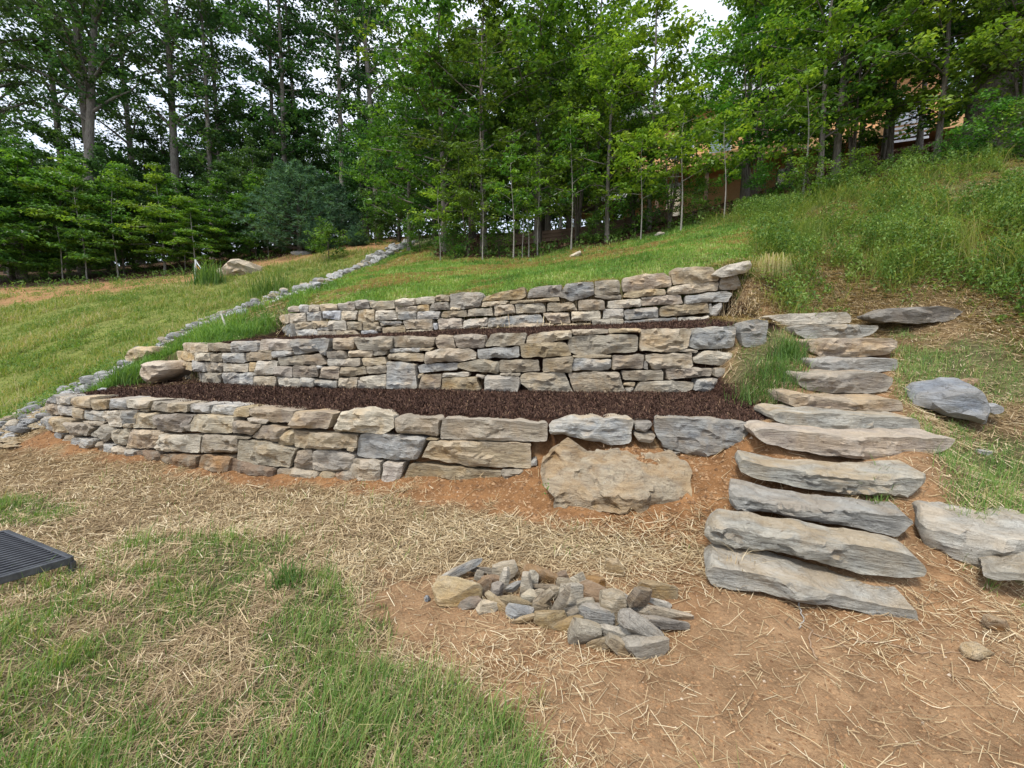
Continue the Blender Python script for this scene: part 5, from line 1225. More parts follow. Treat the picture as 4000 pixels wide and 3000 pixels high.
def pine_proto(seed, h, spread):
    r = random.Random(seed); rn = np.random.default_rng(seed); TV, TF, cen, rad = [], [], [], []
    tube(TV, TF, [(0, 0, -0.2 + (h + 0.2) * i / 6) for i in range(7)], [0.16 * (1 - i / 6.6) for i in range(7)], 8)
    for w_ in range(11):
        f = 0.05 + 0.93 * w_ / 11
        for b in range(7):
            az = b * 0.9 + w_ * 0.6 + r.uniform(-.25, .25); L = spread * (1 - f) ** 0.65 * r.uniform(0.7, 1.15) + 0.25
            z = f * h; pts = [np.array((math.cos(az) * L * g, math.sin(az) * L * g, z + L * (-0.02 * g + 0.32 * g * g))) for g in (0, .35, .7, 1)]
            tube(TV, TF, pts, [0.03 * (1 - g) + .006 for g in (0, .35, .7, 1)], 4)
            for g in np.arange(0.3, 1.04, 0.11):
                p = pts[0] * (1 - g) + pts[3] * g; p[2] = z + L * (-.02 * g + .32 * g * g)
                for s_ in (-1, 0, 1):
                    q = p + np.array((-math.sin(az) * s_, math.cos(az) * s_, 0)) * L * 0.3 * (1.1 - g) * r.uniform(.7, 1.2) + np.array((0, 0, r.uniform(-.05, .12)))
                    cen.append(q); rad.append(r.uniform(.2, .32))
    C_ = np.array(cen); per = 20; n = len(C_) * per
    P = np.repeat(C_, per, axis=0); R_ = np.repeat(np.array(rad), per)
    g = rn.normal(0, 1, (n, 3)) + np.array((0, 0, 0.5)); g /= np.linalg.norm(g, axis=1)[:, None]
    a = np.cross(g, rn.normal(0, 1, (n, 3))); a /= np.linalg.norm(a, axis=1)[:, None]
    V = np.zeros((n, 3, 3)); wd = 0.019
    V[:, 0] = P + a * wd; V[:, 1] = P - a * wd; V[:, 2] = P + g * (R_ * rn.uniform(.7, 1.2, n))[:, None]
    t = np.clip(np.repeat(rn.normal(.5, .17, len(C_)), per) + rn.normal(0, .12, n), 0, 1)
    return (np_mesh('pine_trunk', np.array(TV), [np.array(TF)], M_BARK_D, smooth=True), np_mesh('pine_crown', V.reshape(-1, 3), [(np.arange(n) * 3)[:, None] + np.array([[0, 1, 2]])], M_NEEDLE, attr=np.repeat(t, 3)))
PR['pine'] = [pine_proto(5, 6.5, 3.2), pine_proto(6, 2.4, 1.3)]
PR['grassy'] = []
print('tree protos', {k: sum(len(m[1].polygons) for m in v) for k, v in PR.items()})

NAMES = {'oak': 'oak_tree', 'maple': 'maple_tree', 'thicket': 'bushy_tree', 'poplar': 'tall_tree', 'slim': 'tall_tree', 'woods': 'forest_tree', 'dogwood': 'dogwood_tree', 'layered': 'understory_tree', 'sapling': 'sapling', 'lightsap': 'sapling', 'bush': 'shrub', 'pine': 'pine_tree'}
tn = [0]
def tree(kind, x, y, sc=1.0, var=None, label=None, group=None, rz=None, tilt=(0, 0), sxy=1.0):
    tn[0] += 1; r = random.Random(tn[0] * 17)
    v = tn[0] % len(PR[kind]) if var is None else var
    t = empty(NAMES[kind], (x, y, float(gz(x, y)) - 0.03), r.uniform(0, 6.28) if rz is None else rz)
    t.rotation_euler = (tilt[0], tilt[1], t.rotation_euler[2]); t.scale = (sc * sxy, sc * sxy, sc)
    obj('trunk', PR[kind][v][0], t); obj('crown', PR[kind][v][1], t)
    return tag(t, label, {'bush': 'shrub', 'sapling': 'sapling', 'lightsap': 'sapling'}.get(kind, 'tree'), group)
def tree_px(kind, px, d, sc, label, group=None, **kw):
    a, b, c = ray(px, 1000); return tree(kind, a * d / b, d, sc, label=label, group=group, **kw)

# the middle clump on the hill
tree_px('oak', 1735, 19.0, 1.12, 'broad bright green oak at the left end of the middle clump above the ditch top', var=0)
tree_px('oak', 1890, 17.3, 1.05, 'dark stemmed oak just right of the broad bright oak', var=1)
tree_px('oak', 2100, 18.5, 1.15, 'oak with dense dark crown in the middle of the clump', var=2)
tree_px('oak', 2330, 18.5, 1.05, 'full crowned oak right of the middle, behind the pale leaved maple', var=0, rz=2.0)
tree_px('maple', 2370, 15.7, 0.82, 'pale yellow green maple with low spreading sprays above the lawn', var=0)
tree_px('maple', 2530, 16.3, 0.98, 'yellow green maple beside the many stemmed bushy tree', var=1)
tree_px('maple', 2140, 20.0, 1.25, 'tall maple whose top rises between the two central oaks', var=0, rz=1.0)
tree_px('thicket', 2610, 15.2, 0.66, 'many stemmed bushy tree in front of the house left end', var=0)
tree_px('thicket', 2470, 16.8, 0.9, 'bushy tree leaning over the low timber edging', var=1)
tree_px('thicket', 2250, 16.6, 0.85, 'dark bushy tree standing behind the thin pale sapling', var=0, rz=2.2)
tree_px('thicket', 1830, 16.5, 0.62, 'low bushy tree at the left corner of the clump beside the ditch', var=1)
tree_px('oak', 1600, 22.5, 0.85, 'yellowish oak hanging over the top of the rock ditch', var=1, rz=0.4)
tree_px('maple', 2890, 17.6, 0.95, 'sunlit maple in front of the deck of the house', var=1, rz=2.6)
tree_px('thicket', 2930, 15.0, 0.95, 'dark bushy tree at the right end of the lawn', var=0, rz=4.0)
tree_px('oak', 3060, 16.5, 1.0, 'dark oak between the lawn and the bank', var=0, rz=5.0)
tree_px('oak', 2900, 21.0, 1.1, 'tall oak rising behind the dark bushy tree of the bank', var=1, rz=1.9)
# right group on the bank, near and dark
tree_px('oak', 3240, 13.0, 0.86, 'slim dark trunked oak at the top of the weedy bank', var=2, rz=0.9)
tree_px('maple', 3180, 12.6, 0.8, 'dark maple spreading over the top of the bank', var=0, rz=2.9)
tree_px('oak', 3440, 13.4, 0.68, 'oak with overhanging boughs in front of the house deck', var=0, rz=1.5)
tree_px('thicket', 3300, 12.8, 0.7, 'thin stemmed bushy tree before the house wall', var=1, rz=0.3)
tree_px('maple', 3620, 11.6, 0.72, 'maple with broad hanging sprays near the house railing', var=0, rz=3.8)
tree_px('oak', 3860, 12.6, 1.0, 'dark oak filling the sky above the right part of the house', var=1, rz=2.2)
tree_px('oak', 3960, 11.2, 0.95, 'darkest oak at the right edge of the picture', var=2, rz=4.4)
tree_px('maple', 4150, 10.4, 0.95, 'maple whose boughs come in from beyond the right edge', var=1, rz=0.2)
tree_px('thicket', 3930, 10.6, 0.75, 'dense dark thicket at the top right corner of the bank', var=0, rz=1.1)
tree_px('sapling', 3120, 12.0, 0.95, 'thin sapling with a pale straight stem at the top of the bank', var=0)
bt = tree_px('poplar', 3810, 11.6, 0.62, 'thick black trunked tree standing in front of the house right end', var=0, rz=0.5, sxy=2.1)
# saplings at the lawn edge
for (px, d, sc, kd, lb) in [(2005, 14.6, 0.92, 'sapling', 'tall thin sapling with a pale stem in front of the oak clump'), (2040, 14.5, 0.5, 'sapling', 'short forked bare stemmed sapling beside the tall thin one'),
        (2100, 15.0, 0.85, 'sapling', 'slender sapling behind the pale lawn stone'), (2065, 14.9, 0.9, 'lightsap', 'small bright yellow green sapling in the middle of the wood edge'), (2230, 15.1, 1.05, 'sapling', 'straight grey sapling left of the timber edging end'),
        (1885, 15.3, 0.8, 'sapling', 'sapling with leaning stem at the left of the clump front'), (1720, 16.2, 0.9, 'lightsap', 'yellow leaved sapling leaning out over the grass by the ditch top'), (2655, 13.9, 1.15, 'lightsap', 'slanting sapling with curved base near the flat white stone'),
        (2820, 13.6, 0.95, 'lightsap', 'small leafy sapling at the upper right corner of the lawn'), (2500, 14.4, 1.0, 'lightsap', 'light green sapling before the many stemmed bushy tree')]:
    tree_px(kd, px, d, sc, lb, group='saplings along the lawn edge')

# the tall wood on the left
for (px, d, sc, v, tl, lb) in [(330, 30, 1.0, 0, -0.10, 'tall pale trunk leaning left, leftmost of the two thick trunks'), (395, 31, 1.08, 1, -0.03, 'thickest tall grey trunk beside the leaning pale one'),
        (700, 33, 0.95, 2, -0.02, 'tall tree with high dark crown between the thick trunks and the sky gap'), (60, 29, 1.0, 1, -0.05, 'tall tree at the left edge of the wood')]:
    tree_px('poplar', px, d, sc, lb, group='tall trees of the left wood', var=v, tilt=(0, tl))
for (px, d, sc, v, tl, lb) in [(835, 32, 1.0, 0, -0.05, 'slim tall tree with forked stem left of the sky gap'), (880, 34, 1.05, 1, -0.02, 'slim dark stemmed tall tree in the sky gap'), (1085, 34, 1.0, 0, 0.0, 'slim tall tree with leafy stem in the widest sky gap'),
        (1125, 33, 1.12, 1, 0.0, 'straight slim tall tree right of the widest sky gap'), (1185, 35, 1.05, 0, 0.01, 'slim tall tree behind the big blue green pine'), 
        (1345, 33, 1.05, 1, 0.0, 'slim tall tree behind the yellowish oak, closing the gap right of the pine'), (1420, 36, 1.1, 0, 0.0, 'slim tall tree just left of the dark one by the middle clump'), (1480, 33, 1.1, 0, 0.02, 'dark slim tall tree rising left of the middle clump')]:
    tree_px('slim', px, d, sc, lb, group='tall trees of the left wood', var=v, tilt=(0, tl), sxy=1.1)
tree_px('dogwood', 640, 26.6, 0.95, 'light yellow green dogwood with flat layered sprays', var=0)
tree_px('dogwood', 760, 26.0, 0.62, 'smaller light green dogwood with flat layers right of the bigger one', var=1)
tree_px('dogwood', 260, 26.0, 1.0, 'broad layered green tree at the left wood edge', var=1, rz=1.0)
tree_px('pine', 1175, 28.5, 0.85, 'big blue green white pine at the corner of the left wood', var=0, sxy=1.5)
tree_px('pine', 1330, 29.5, 0.62, 'darker pine tucked right behind the big blue green pine', var=0, rz=2.0)
tree_px('pine', 1245, 27.6, 0.75, 'little young pine at the foot of the big pine', var=1)
tree_px('pine', 1395, 28.2, 0.5, 'tiny pine seedling in the grass right of the big pine', var=1)
gl = ['bushy forest tree in the front row of the left wood', ]
rw = random.Random(3)
FRONT = ['leafy forest tree just outside the left edge, its boughs reaching into the picture', 'dense green forest tree at the very left edge of the wood', 'forest tree below the leftmost tall trunk, left of the leaning one', 'forest tree in front of the foot of the two thick trunks',
 'low forest tree just left of the light layered dogwood', 'forest tree right of the smaller dogwood below the forked slim tree', 'forest tree filling the gap left of the big blue green pine', 'forest tree behind the darker pine', 'forest tree between the pines and the yellowish oak', 'tall leafy tree furthest left beyond the picture edge']
for i, (px, d, sc) in enumerate([(-150, 25, .72), (40, 25.5, .66), (170, 26.5, .62), (420, 27.5, .6), (520, 27, .5), (900, 29.5, .55), (1010, 30.5, .62), (1440, 30, .62), (1560, 28, .6), (-420, 24, .8)]):
    tree_px('woods', px, d, sc, FRONT[i], group='front row of the left wood', rz=i * 1.3)
for i in range(26):
    px = -700 + i * 92 + rw.uniform(-40, 40); d = rw.uniform(33, 42)
    tree_px('woods', px, d, rw.uniform(0.72, 1.0), 'dark tree deep in the left wood behind the front row', group='deep trees of the left wood')
for i in range(6):
    px = -300 + i * 300 + rw.uniform(-60, 60) ; d = rw.uniform(38, 46)
    if 900 < px < 1180: continue
    tree_px('poplar', px, d, rw.uniform(0.9, 1.1), 'far tall dark tree closing the view at the back of the left wood', group='far tall trees of the left wood')
for i, (px, d, sc) in enumerate([(1700, 27, .85), (1850, 25, .9), (2020, 28, 1.0), (2220, 27, .95), (2400, 30, .9), (3000, 30, .8), (1780, 33, 1.1), (2120, 34, 1.15), (2300, 36, 1.15), (3000, 42, .8)]):
    tree_px('woods', px, d, sc, 'dark tree behind the middle clump', group='trees behind the middle clump', rz=i * 1.1)
for i, (px, d) in enumerate([(3420, 17), (3550, 17.5), (3330, 16)]):
    tree_px('slim', px, d, 0.5, 'slender tree standing between the bank and the house', group='slender trees by the house', rz=i * 1.1)
LAY = ['wide green understory tree with layered sprays at the left edge', 'green understory tree left of the light dogwood, leaves down to the ground', 'understory tree in front of the thick grey trunk', 'understory tree between the two light dogwoods', 'understory tree just right of the marker stake', 'understory tree left of the big pine above the weathered boulder', 'understory tree cut by the left picture edge']
for i, (px, d, sc) in enumerate([(95, 24.6, 1.0), (480, 26.0, .85), (330, 25.6, .95), (700, 27.2, .75), (860, 28.0, .75), (1000, 28.8, .72), (-90, 23.6, 1.1)]):
    tree_px('layered', px, d, sc, LAY[i], group='understory trees of the left wood', rz=i * 1.7)
# thin bare stems at the front of the left wood
for i, (px, d) in enumerate([(235, 24.6), (330, 25), (455, 25.2), (720, 27), (1050, 29)]):
    tree_px('sapling', px, d, rw.uniform(1.0, 1.5), 'thin pale stemmed sapling at the foot of the left wood', group='thin stems of the left wood')
# the wood goes on behind: one closed leafy mass
nD = 52000; Xd = rng.uniform(-75, 62, nD); Yd = 46 + rng.uniform(0, 8, nD) - 0.10 * np.maximum(Xd, 0) * 1.6
Hd = 7.5 + 5.5 * fbm(Xd, Yd * 0, 0.13, 41, 3) + 1.5 * fbm(Xd, Yd * 0, 0.9, 42, 2)
Zd = gz(Xd, Yd) + rng.random(nD) ** 0.9 * Hd
V, Fq, idx = leaves(Xd, Yd, Zd, rng.uniform(0.4, 0.75, nD), tiltmax=0.6)
stuff('distant_woods', 'dark leafy mass of the wood far behind the tree trunks', V, Fq, M_LEAF_D, np.clip(0.35 + 1.6 * (fbm(Xd, Zd, 0.5, 43, 3) - 0.5) + rng.normal(0, 0.1, nD), 0, 1)[idx])
# shrubs
HILLSHRUB = ['low shrub at the foot of the thin pale stemmed bank sapling', 'small shrub in front of the left end of the house deck', 'tiny shrub on the bank crest before the house wall', 'small shrub at the foot of the thick black trunk', 'dark shrub right of the thick black trunk',
 'dark shrub at the right edge on the crest of the bank', 'shrub where the upper lawn meets the weedy bank', 'shrub behind the flat white stone of the lawn', 'shrub at the left corner of the middle clump by the ditch', 'shrub between the first two saplings of the middle clump', 'shrub in front of the timber edging']
tree_px('bush', 1285, 24.0, 0.95, 'rounded green shrub in the long grass near the top of the field', var=0)
tree_px('bush', 1640, 20.5, 0.8, 'leafy shrub overhanging the top of the rock ditch', var=1)
tree_px('bush', 2480, 15.6, 0.9, 'rounded shrub on the grass below the house porch', var=0)
for i, (px, d, sc) in enumerate([(60, 24, .8), (150, 24.6, .7), (300, 25.2, .7), (560, 26.6, .7), (870, 28.3, .7), (980, 28.8, .8), (1470, 27.5, .8), (-120, 23.5, 1.0), (680, 27.2, .7), (1100, 29.2, .6), (420, 25.8, .6)]):
    tree_px('bush', px, d, sc, 'low shrub in the shade at the edge of the left wood', group='shrubs at the edge of the left wood')
for i, (px, d, sc) in enumerate([(3150, 11.6, .6), (3330, 11.2, .4), (3500, 10.8, .3), (3680, 10.5, .35), (3850, 10.0, .7), (4000, 9.8, .7), (2980, 13.6, .6), (2700, 14.6, .7), (1780, 16.6, .6), (1950, 16.0, .55), (2320, 15.8, .55)]):
    tree_px('bush', px, d, sc, HILLSHRUB[i], group='shrubs under the hill trees')
# ------------------------------------------------------------------ house, edging, stakes, grate, clumps
def box_me(name, sx, sy, sz, mat, bev=0.0, off=(0, 0, 0)):
    x, y, z = sx / 2, sy / 2, sz / 2; ox, oy, oz = off
    if bev <= 0:
        V = [(ox + a * x, oy + b * y, oz + c * z) for c in (-1, 1) for b in (-1, 1) for a in (-1, 1)]
        return np_mesh(name, np.array(V), [np.array([(0, 2, 3, 1), (4, 5, 7, 6), (0, 1, 5, 4), (2, 6, 7, 3), (0, 4, 6, 2), (1, 3, 7, 5)])], mat)
    import bmesh
    bm = bmesh.new(); bmesh.ops.create_cube(bm, size=1.0)
    for v in bm.verts: v.co = (v.co.x * sx + ox, v.co.y * sy + oy, v.co.z * sz + oz)
    bmesh.ops.bevel(bm, geom=bm.edges[:], offset=bev, segments=1, affect='EDGES')
    me = bpy.data.meshes.new(name); bm.to_mesh(me); bm.free(); me.materials.append(mat); return me
M_SIDE = plain_mat('orange_siding', (0.72, 0.44, 0.22), (0.62, 0.36, 0.16), 0.7)
M_TRIM = plain_mat('brown_trim', (0.12, 0.075, 0.045), None, 0.7)
M_ROOF = plain_mat('grey_shingle', (0.33, 0.33, 0.34), (0.25, 0.25, 0.26), 0.85)
M_WHITE = plain_mat('white_paint', (0.75, 0.76, 0.78), (0.66, 0.67, 0.70), 0.5)
s_ = Nodes('window_glass'); s_.bsdf((0.22, 0.28, 0.34), 0.08, None, 0.8); M_GLASS = s_.m
M_POST = plain_mat('weathered_post', (0.42, 0.40, 0.37), (0.3, 0.28, 0.25), 0.85)

hA = np.array(at_d(2380, 800, 27.0)[:2]); hB = np.array(at_d(3790, 600, 20.5)[:2])
hu = (hB - hA); HL = float(np.hypot(*hu)); hang = math.atan2(hu[1], hu[0])
HZ = 9.3
house = empty('house', (float(hA[0]), float(hA[1]), HZ), hang)
tag(house, 'orange sided hillside house with grey roof and raised deck glimpsed through the trees at right', 'house')
def hb(name, x0, x1, y0, y1, z0, z1, mat, parent=house):
    me = box_me(name, x1 - x0, y1 - y0, z1 - z0, mat)
    return obj(name, me, parent, ((x0 + x1) / 2, (y0 + y1) / 2, (z0 + z1) / 2))
# storeys: a dark open lower level, siding above, roof
hb('wall', 0.4, HL - 0.2, 2.4, 9.0, -1.5, 5.9, M_SIDE)
nb_ = 15
for k in range(nb_):
    z0 = 2.45 + k * 0.22
    hb('siding_board', 0.4, HL - 0.2, 2.375 - 0.002 * (k % 2), 2.398, z0, z0 + 0.205, M_SIDE)
for (x0, x1) in [(3.2, 4.6), (5.4, 6.6), (9.0, 10.2), (14.0, 15.2), (17.0, 18.2)]:
    if x1 > HL: continue
    f = hb('window', x0, x1, 2.30, 2.40, 3.1, 4.6, M_WHITE)
    g = obj('pane', box_me('pane', x1 - x0 - 0.16, 0.04, 1.34, M_GLASS), f, (0, -0.05, 0))
hb('deck', -0.6, HL + 1.0, 0.0, 2.36, 2.05, 2.35, M_SIDE)
hb('fascia_board', -0.62, HL + 1.02, -0.06, -0.003, 1.9, 2.42, M_SIDE)
for k in range(7):
    x = 0.1 + k * (HL) / 6.2
    hb('deck_post', x - 0.1, x + 0.1, 0.25, 0.45, -1.8, 2.045, M_TRIM)
for x in (3.6, 9.2, 15.5):
    p = hb('stone_pillar', x - 0.38, x + 0.38, 0.55, 1.3, -1.8, 1.3, plain_mat('mortar', (0.3, 0.28, 0.25)))
    for i in range(10):
        for j in range(2):
            w2 = random.uniform(0.28, 0.42); zc = -1.35 + i * 0.28
            obj('stone', box_me('stone', w2, 0.8, 0.24, ROCK['w' if (i + j) % 3 else 't'], 0.03), p, (-0.19 + j * 0.38 + random.uniform(-.03, .03), -0.01, zc + 0.02))
# railing
hb('handrail', HL * 0.55, HL + 1.0, 0.02, 0.09, 3.25, 3.32, M_TRIM)
for k in range(34):
    x = HL * 0.55 + k * 0.28
    if x < HL + 1: hb('baluster', x - 0.02, x + 0.02, 0.035, 0.075, 2.352, 3.248, M_TRIM)
# white slatted stair screen on the right part
for k in range(9):
    hb('screen_slat', HL * 0.80, HL * 0.90, -0.32, -0.28, 1.5 + k * 0.19, 1.6 + k * 0.19, M_WHITE)
# roofs
def roof(x0, x1, y0, y1, z0, zr):
    ym = (y0 + y1) / 2; t = 0.16
    V = [(x0, y0, z0), (x1, y0, z0), (x1, ym, zr), (x0, ym, zr), (x0, y1, z0), (x1, y1, z0)]; V += [(a, b, c - t) for a, b, c in V]
    Fq = [(0, 1, 2, 3), (3, 2, 5, 4), (7, 6, 9, 8), (8, 9, 10, 11), (0, 6, 7, 1), (4, 5, 11, 10), (0, 3, 9, 6), (3, 4, 10, 9), (1, 7, 8, 2), (2, 8, 11, 5)]
    me = np_mesh('roof', np.array(V), [np.array(Fq)], M_ROOF); return obj('roof', me, house)
roof(-0.8, HL + 0.8, 1.6, 9.8, 5.9, 8.4)
# low porch left of the house with its own roof
porch = empty('porch', (0, 0, 0)); bpy.data.objects.remove(porch)
hb('porch_roof', -3.2, 1.6, -0.6, 2.0, 0.55, 0.75, M_ROOF); hb('porch_fascia', -3.25, 1.65, -0.68, -0.603, 0.42, 0.72, M_WHITE); hb('porch_post', -3.0, -2.85, -0.5, -0.35, -2.2, 0.41, M_WHITE)

# a small trailer like deck corner seen between the saplings
gx0, gy0 = to_ground(2300, 905)
t = empty('deck_corner', (at_d(2300, 880, 21)[0], 21, float(gz(at_d(2300, 880, 21)[0], 21))), 0.3)
tag(t, 'small orange and white wooden deck corner seen between the saplings left of the house', 'table')
for i in range(5): obj('plank', box_me('plank', 1.5, 0.16, 0.04, M_SIDE if i < 4 else M_WHITE), t, (0, -0.4 + i * 0.19, 0.74))
for a in (-1, 1):
    for b in (-1, 1): obj('leg', box_me('leg', 0.07, 0.07, 0.72, M_WHITE), t, (a * 0.6, b * 0.33, 0.36))
# timber edging under the saplings
e0 = np.array(at_d(1930, 880, 19.0)[:2]); e1 = np.array(at_d(2620, 820, 17.5)[:2]); eu = e1 - e0; EL = float(np.hypot(*eu))
tw = empty('timber_edging', (float(e0[0]), float(e0[1]), 0), math.atan2(eu[1], eu[0]))
tag(tw, 'long dark timber retaining edge running behind the saplings below the house', 'timber wall')
nseg = 4
for k in range(nseg):
    for j in range(3):
        xm = (k + 0.5) * EL / nseg; p = e0 + eu * (xm / EL); zg = float(gz(*p))
        sl = (float(gz(*(e0 + eu * ((k + 1) / nseg)))) - float(gz(*(e0 + eu * (k / nseg))))) / (EL / nseg)
        obj('timber', box_me('timber', EL / nseg * 1.02 - 0.02, 0.16, 0.15, M_TRIM, 0.01), tw, (xm + 0.03 * j, 0.01 * j, zg + 0.10 + 0.16 * j), (0, -math.atan(sl), 0))

# white marker stakes in the field
gx0, gy0 = to_ground(764, 1100)
d0 = gy0; st = empty('marker_stake', (gx0, gy0, float(gz(gx0, gy0))))
tag(st, 'white plastic marker stake with a bent brace standing in the left field', 'stake')
TVx, TFx = [], []; tube(TVx, TFx, [(0, 0, -0.1), (0.03, 0, 0.5), (0.09, 0, 1.05)], [0.05, 0.05, 0.045], 8); obj('stake', np_mesh('stake', np.array(TVx), [np.array(TFx)], M_WHITE, smooth=True), st)
TVx, TFx = [], []; tube(TVx, TFx, [(0.08, 0, 1.0), (0.4, -0.05, 0.55)], [0.03, 0.03], 6); obj('brace', np_mesh('brace', np.array(TVx), [np.array(TFx)], M_WHITE, smooth=True), st)
TVx, TFx = [], []; tube(TVx, TFx, [(0.12, -0.01, 0.75), (0.33, -0.05, 0.5)], [0.025, 0.025], 6); obj('orange_tape', np_mesh('orange_tape', np.array(TVx), [np.array(TFx)], plain_mat('orange_tape', (0.75, 0.28, 0.06)), smooth=True), st)
p0 = to_ground(866, 1262); p1 = to_ground(889, 1298)
TVx, TFx = [], []; a_ = np.array((*p0, float(gz(*p0)) + 0.22)); b_ = np.array((*p1, float(gz(*p1)) + 0.03)); mid = (a_ + b_) / 2
tube(TVx, TFx, [a_ - mid, b_ - mid], [0.022, 0.022], 6)
tag(obj('wooden_stake', np_mesh('wooden_stake', np.array(TVx), [np.array(TFx)], M_POST), None, tuple(mid)), 'short grey wooden stake leaning on the grass beside the rock ditch', 'stake')

# black slatted plastic grate lying in the grass at the left edge
gA = np.array(to_ground(285, 2245)); gB = np.array(to_ground(-40, 2105)); gC = np.array(to_ground(-60, 2350))
zz = float(gz(*gA)) + 0.10
M_BLK = plain_mat('black_steel', (0.045, 0.047, 0.055), (0.10, 0.105, 0.115), 0.45, 0.3)
gr = empty('steel_grate', (float(gA[0]), float(gA[1]), zz))
tag(gr, 'black slatted grate standing low in the grass, cut off by the left edge', 'grate')
uB = (gB - gA); uC = (gC - gA)
uB = uB / np.hypot(*uB) * 1.0; uC = uC / np.hypot(*uC) * 0.75
def bar(name, p, q, w_, h_, z=0.0):
    p = np.array(p); q = np.array(q); L = float(np.hypot(*(q - p))); m_ = (p + q) / 2
    obj(name, box_me(name, L, w_, h_, M_BLK, 0.003), gr, (m_[0], m_[1], z), (0, 0, math.atan2(q[1] - p[1], q[0] - p[0])))
o_ = np.zeros(2)
bar('rim', o_, uB, 0.03, 0.05); bar('rim', o_, uC, 0.026, 0.05, 0.001); bar('rim', uB, uB + uC, 0.03, 0.05, 0.001); bar('rim', uC, uB + uC, 0.03, 0.05, 0.002)
for k in range(1, 20): bar('slat', uB * k / 20, uB * k / 20 + uC, 0.014, 0.03, 0.006)
for k in (0.33, 0.66): bar('cross_bar', uC * k, uC * k + uB, 0.02, 0.02, -0.02)
for q in (o_, uC * 0.98, uB * 0.98, (uB + uC) * 0.98):
    obj('leg', box_me('leg', 0.03, 0.03, 0.1, M_BLK), gr, (q[0], q[1], -0.06))

# grass clumps
def clump(px, py, n, L, spread, lab, mat=M_BLADE, lean=0.75, down=False, d=None, cat='grass clump', tint=0.45, width=0.006):
    if d is None: x0, y0 = to_ground(px, py); z0 = float(gz(x0, y0))
    else: x0, y0, z0 = at_d(px, py, d)
    X = rng.normal(0, spread, n); Y = rng.normal(0, spread, n)
    V = np.zeros((n, 5, 3)); a = rng.uniform(0, 6.28, n) if not down else rng.normal(-1.6, 0.8, n); l = L * np.clip(rng.gamma(4, 0.2, n), 0.2, 1.5); ld = np.clip(rng.normal(lean, 0.4, n), 0.0, 1.4)
    cx, sx = np.cos(a), np.sin(a); px_, py_ = -sx, cx
    if down:
        P = [(0, 0), (0.35, 0.28), (0.55, -0.45)]
    else: P = [(0, 0), (0.3, 0.6), (0.8, 0.85)]
    Z0 = (gz(x0 + X, y0 + Y) - z0) if d is None else np.zeros(n)
    for i, (o2, h2) in enumerate(P[:2]):
        ww = (width, width * .8)[i]
        cxp = X + cx * ld * l * o2; cyp = Y + sx * ld * l * o2; zp = Z0 + l * h2
        V[:, 2 * i] = np.c_[cxp - px_ * ww / 2, cyp - py_ * ww / 2, zp]; V[:, 2 * i + 1] = np.c_[cxp + px_ * ww / 2, cyp + py_ * ww / 2, zp]
    V[:, 4] = np.c_[X + cx * ld * l * P[2][0], Y + sx * ld * l * P[2][0], Z0 + l * P[2][1]]
    b = (np.arange(n) * 5)[:, None]
    me = np_mesh('grass_clump', V.reshape(-1, 3), [b + np.array([[0, 1, 3, 2]]), b + np.array([[2, 3, 4]])], mat, attr=np.repeat(np.clip(rng.normal(tint, 0.2, n), 0, 1), 5))
    tag(obj('grass_clump', me, None, (x0, y0, z0)), lab, cat)
clump(3075, 1400, 420, 0.26, 0.10, 'arching green grass clump growing between the middle wall and the upper steps', M_BLADE, tint=0.25, lean=1.0)
clump(3010, 1500, 900, 0.20, 0.17, 'spreading green grass tuft at the right end of the middle wall', M_BLADE, tint=0.35, lean=0.9)
clump(3010, 1040, 500, 0.40, 0.09, 'dry brown hanging grass clump beside the pale capstone', M_FIELD, d=6.9, down=True, tint=0.85)
clump(3140, 950, 700, 0.5, 0.2, 'tall fresh grass clump on the bank above the capstone', M_FIELD, tint=0.35)
clump(3700, 1000, 900, 0.5, 0.22, 'pale arching grass tuft on the weedy bank, uppermost of the bank tufts', M_FIELD, tint=0.6)
clump(3500, 1080, 700, 0.45, 0.16, 'grass tuft just above the brown root on the bank', M_FIELD, tint=0.5)
clump(3950, 1090, 700, 0.5, 0.16, 'grass tuft at the right edge of the bank above the slabs', M_FIELD, tint=0.55)
clump(815, 1110, 500, 0.95, 0.28, 'upright dark green grass tuft beside the marker stake', M_BLADE, lean=0.3, tint=0.45, width=0.03)
clump(1060, 1160, 400, 0.8, 0.35, 'bright green upright reeds in the middle of the left field', M_FIELD, lean=0.3, tint=0.1, width=0.025)
clump(3420, 1930, 90, 0.16, 0.05, 'little grass tuft beside the right end of the fourth lowest step', M_BLADE)
clump(3420, 2000, 60, 0.14, 0.04, 'tiny grass tuft at the right end of the third lowest step', M_BLADE)
clump(2870, 2260, 120, 0.18, 0.05, 'yellowish straw tuft at the left end of the lowest step', M_STRAW, lean=0.9, tint=0.6)
clump(650, 1480, 300, 0.2, 0.09, 'leafy weed tuft between the cream boulder and the middle wall', M_WEED, tint=0.7, width=0.02)
clump(500, 1500, 260, 0.35, 0.16, 'dark grass tuft among the ditch stones beside the mulch', M_BLADE, tint=0.3, width=0.012)
clump(1120, 2290, 160, 0.14, 0.05, 'dark green tuft at the edge of the clay left of the rock heap', M_BLADE, tint=0.3)
# weed sprouts on the big boulder
V, Fq, idx = leaves(rng.normal(0, .02, 14), rng.normal(0, .02, 14), rng.uniform(0, .16, 14), rng.uniform(.02, .035, 14))
px3 = at_d(2128, 1935, 3.62)
tag(obj('weed_sprout', np_mesh('weed_sprout', V, Fq, M_WEED, attr=np.full(len(V), .5)), None, px3), 'thin green weed sprout climbing the left side of the huge tan boulder', 'weed')
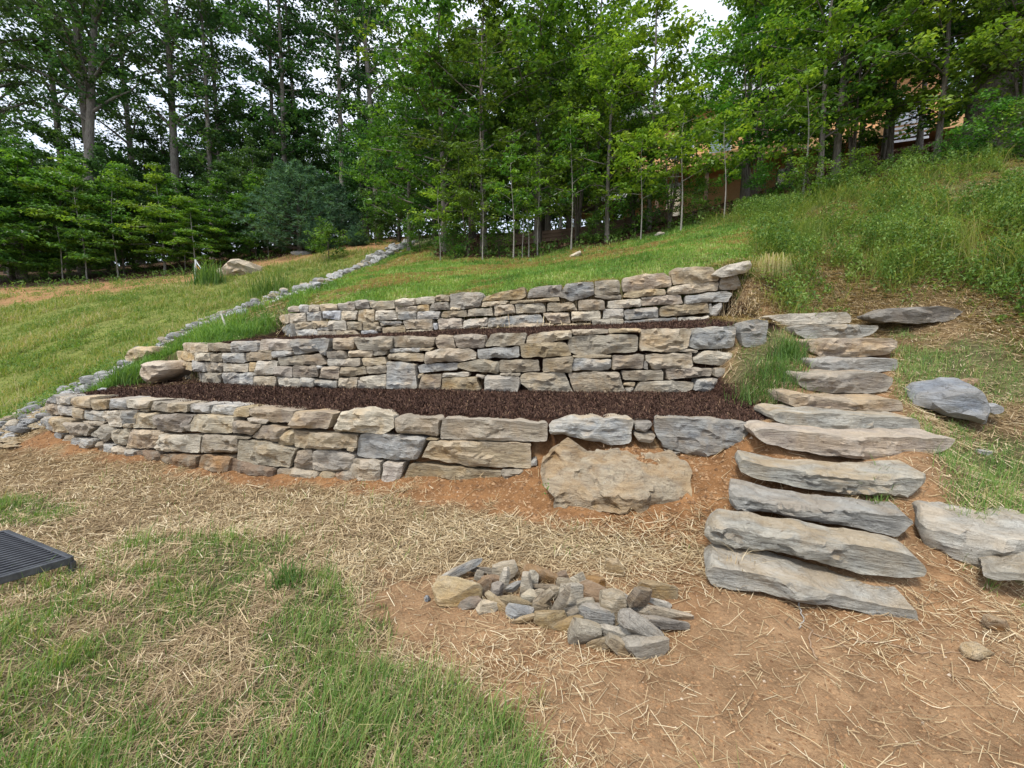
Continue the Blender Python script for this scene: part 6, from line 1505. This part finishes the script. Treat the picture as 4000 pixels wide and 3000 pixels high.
# fallen branches and roots
M_TWIG = plain_mat('dry_twig', (0.36, 0.25, 0.16), (0.27, 0.18, 0.11), 0.85)
def branch(pts, r0, lab, mat=M_BARK_L, name='fallen_branch', cat='branch', lift=0.01):
    P = []
    for (px, py) in pts:
        x, y = to_ground(px, py); P.append((x, y, float(gz(x, y)) + lift))
    c = np.array(P[0]); TVx, TFx = [], []
    Q_ = []
    for i in range(len(P) - 1):
        for k in range(4):
            f = k / 4; w2 = 0.06 * math.dist(P[i], P[i + 1]) * (k > 0)
            Q_.append(tuple(P[i][j] * (1 - f) + P[i + 1][j] * f + (random.uniform(-w2, w2) if j < 2 else 0) for j in range(3)))
    P = Q_ + [P[-1]]
    P = [np.array(p) - c for p in P]; tube(TVx, TFx, P, [r0 * (1 - 0.6 * i / (len(P) - 1)) for i in range(len(P))], 7)
    tag(obj(name, np_mesh(name, np.array(TVx), [np.array(TFx)], mat, smooth=True), None, tuple(c)), lab, cat)
branch([(3405, 1148), (3440, 1125), (3470, 1100), (3485, 1075)], 0.03, 'thick bare root poking out of the bank above the dark slab', plain_mat('bare_root', (0.42, 0.28, 0.15)), name='root', cat='root', lift=0.03)
branch([(3190, 2590), (3165, 2540), (3160, 2500), (3175, 2480), (3130, 2440)], 0.005, 'forked brown root lying on the clay below the lowest step', M_TWIG, name='root', cat='root')
branch([(3175, 2490), (3250, 2510), (3330, 2550), (3420, 2600)], 0.0035, 'long thin twig running right from the forked root on the clay', M_TWIG)
branch([(3135, 2330), (3120, 2390), (3140, 2430), (3120, 2470)], 0.005, 'thin crooked root hanging below the lowest step', M_POST, name='root', cat='root')
branch([(3330, 2510), (3500, 2530), (3600, 2560), (3760, 2570)], 0.0035, 'long twig lying among loose straw right of the forked root', M_TWIG)
branch([(2075, 2370), (2060, 2410), (2045, 2440)], 0.006, 'dark stick standing against the front of the rock heap', M_BARK_D, lift=0.03)
branch([(2790, 675), (2860, 740), (2920, 800), (2950, 838)], 0.05, 'fallen grey trunk leaning across the bushes at the right end of the lawn', M_BARK, name='fallen_tree', cat='fallen tree', lift=0.1)
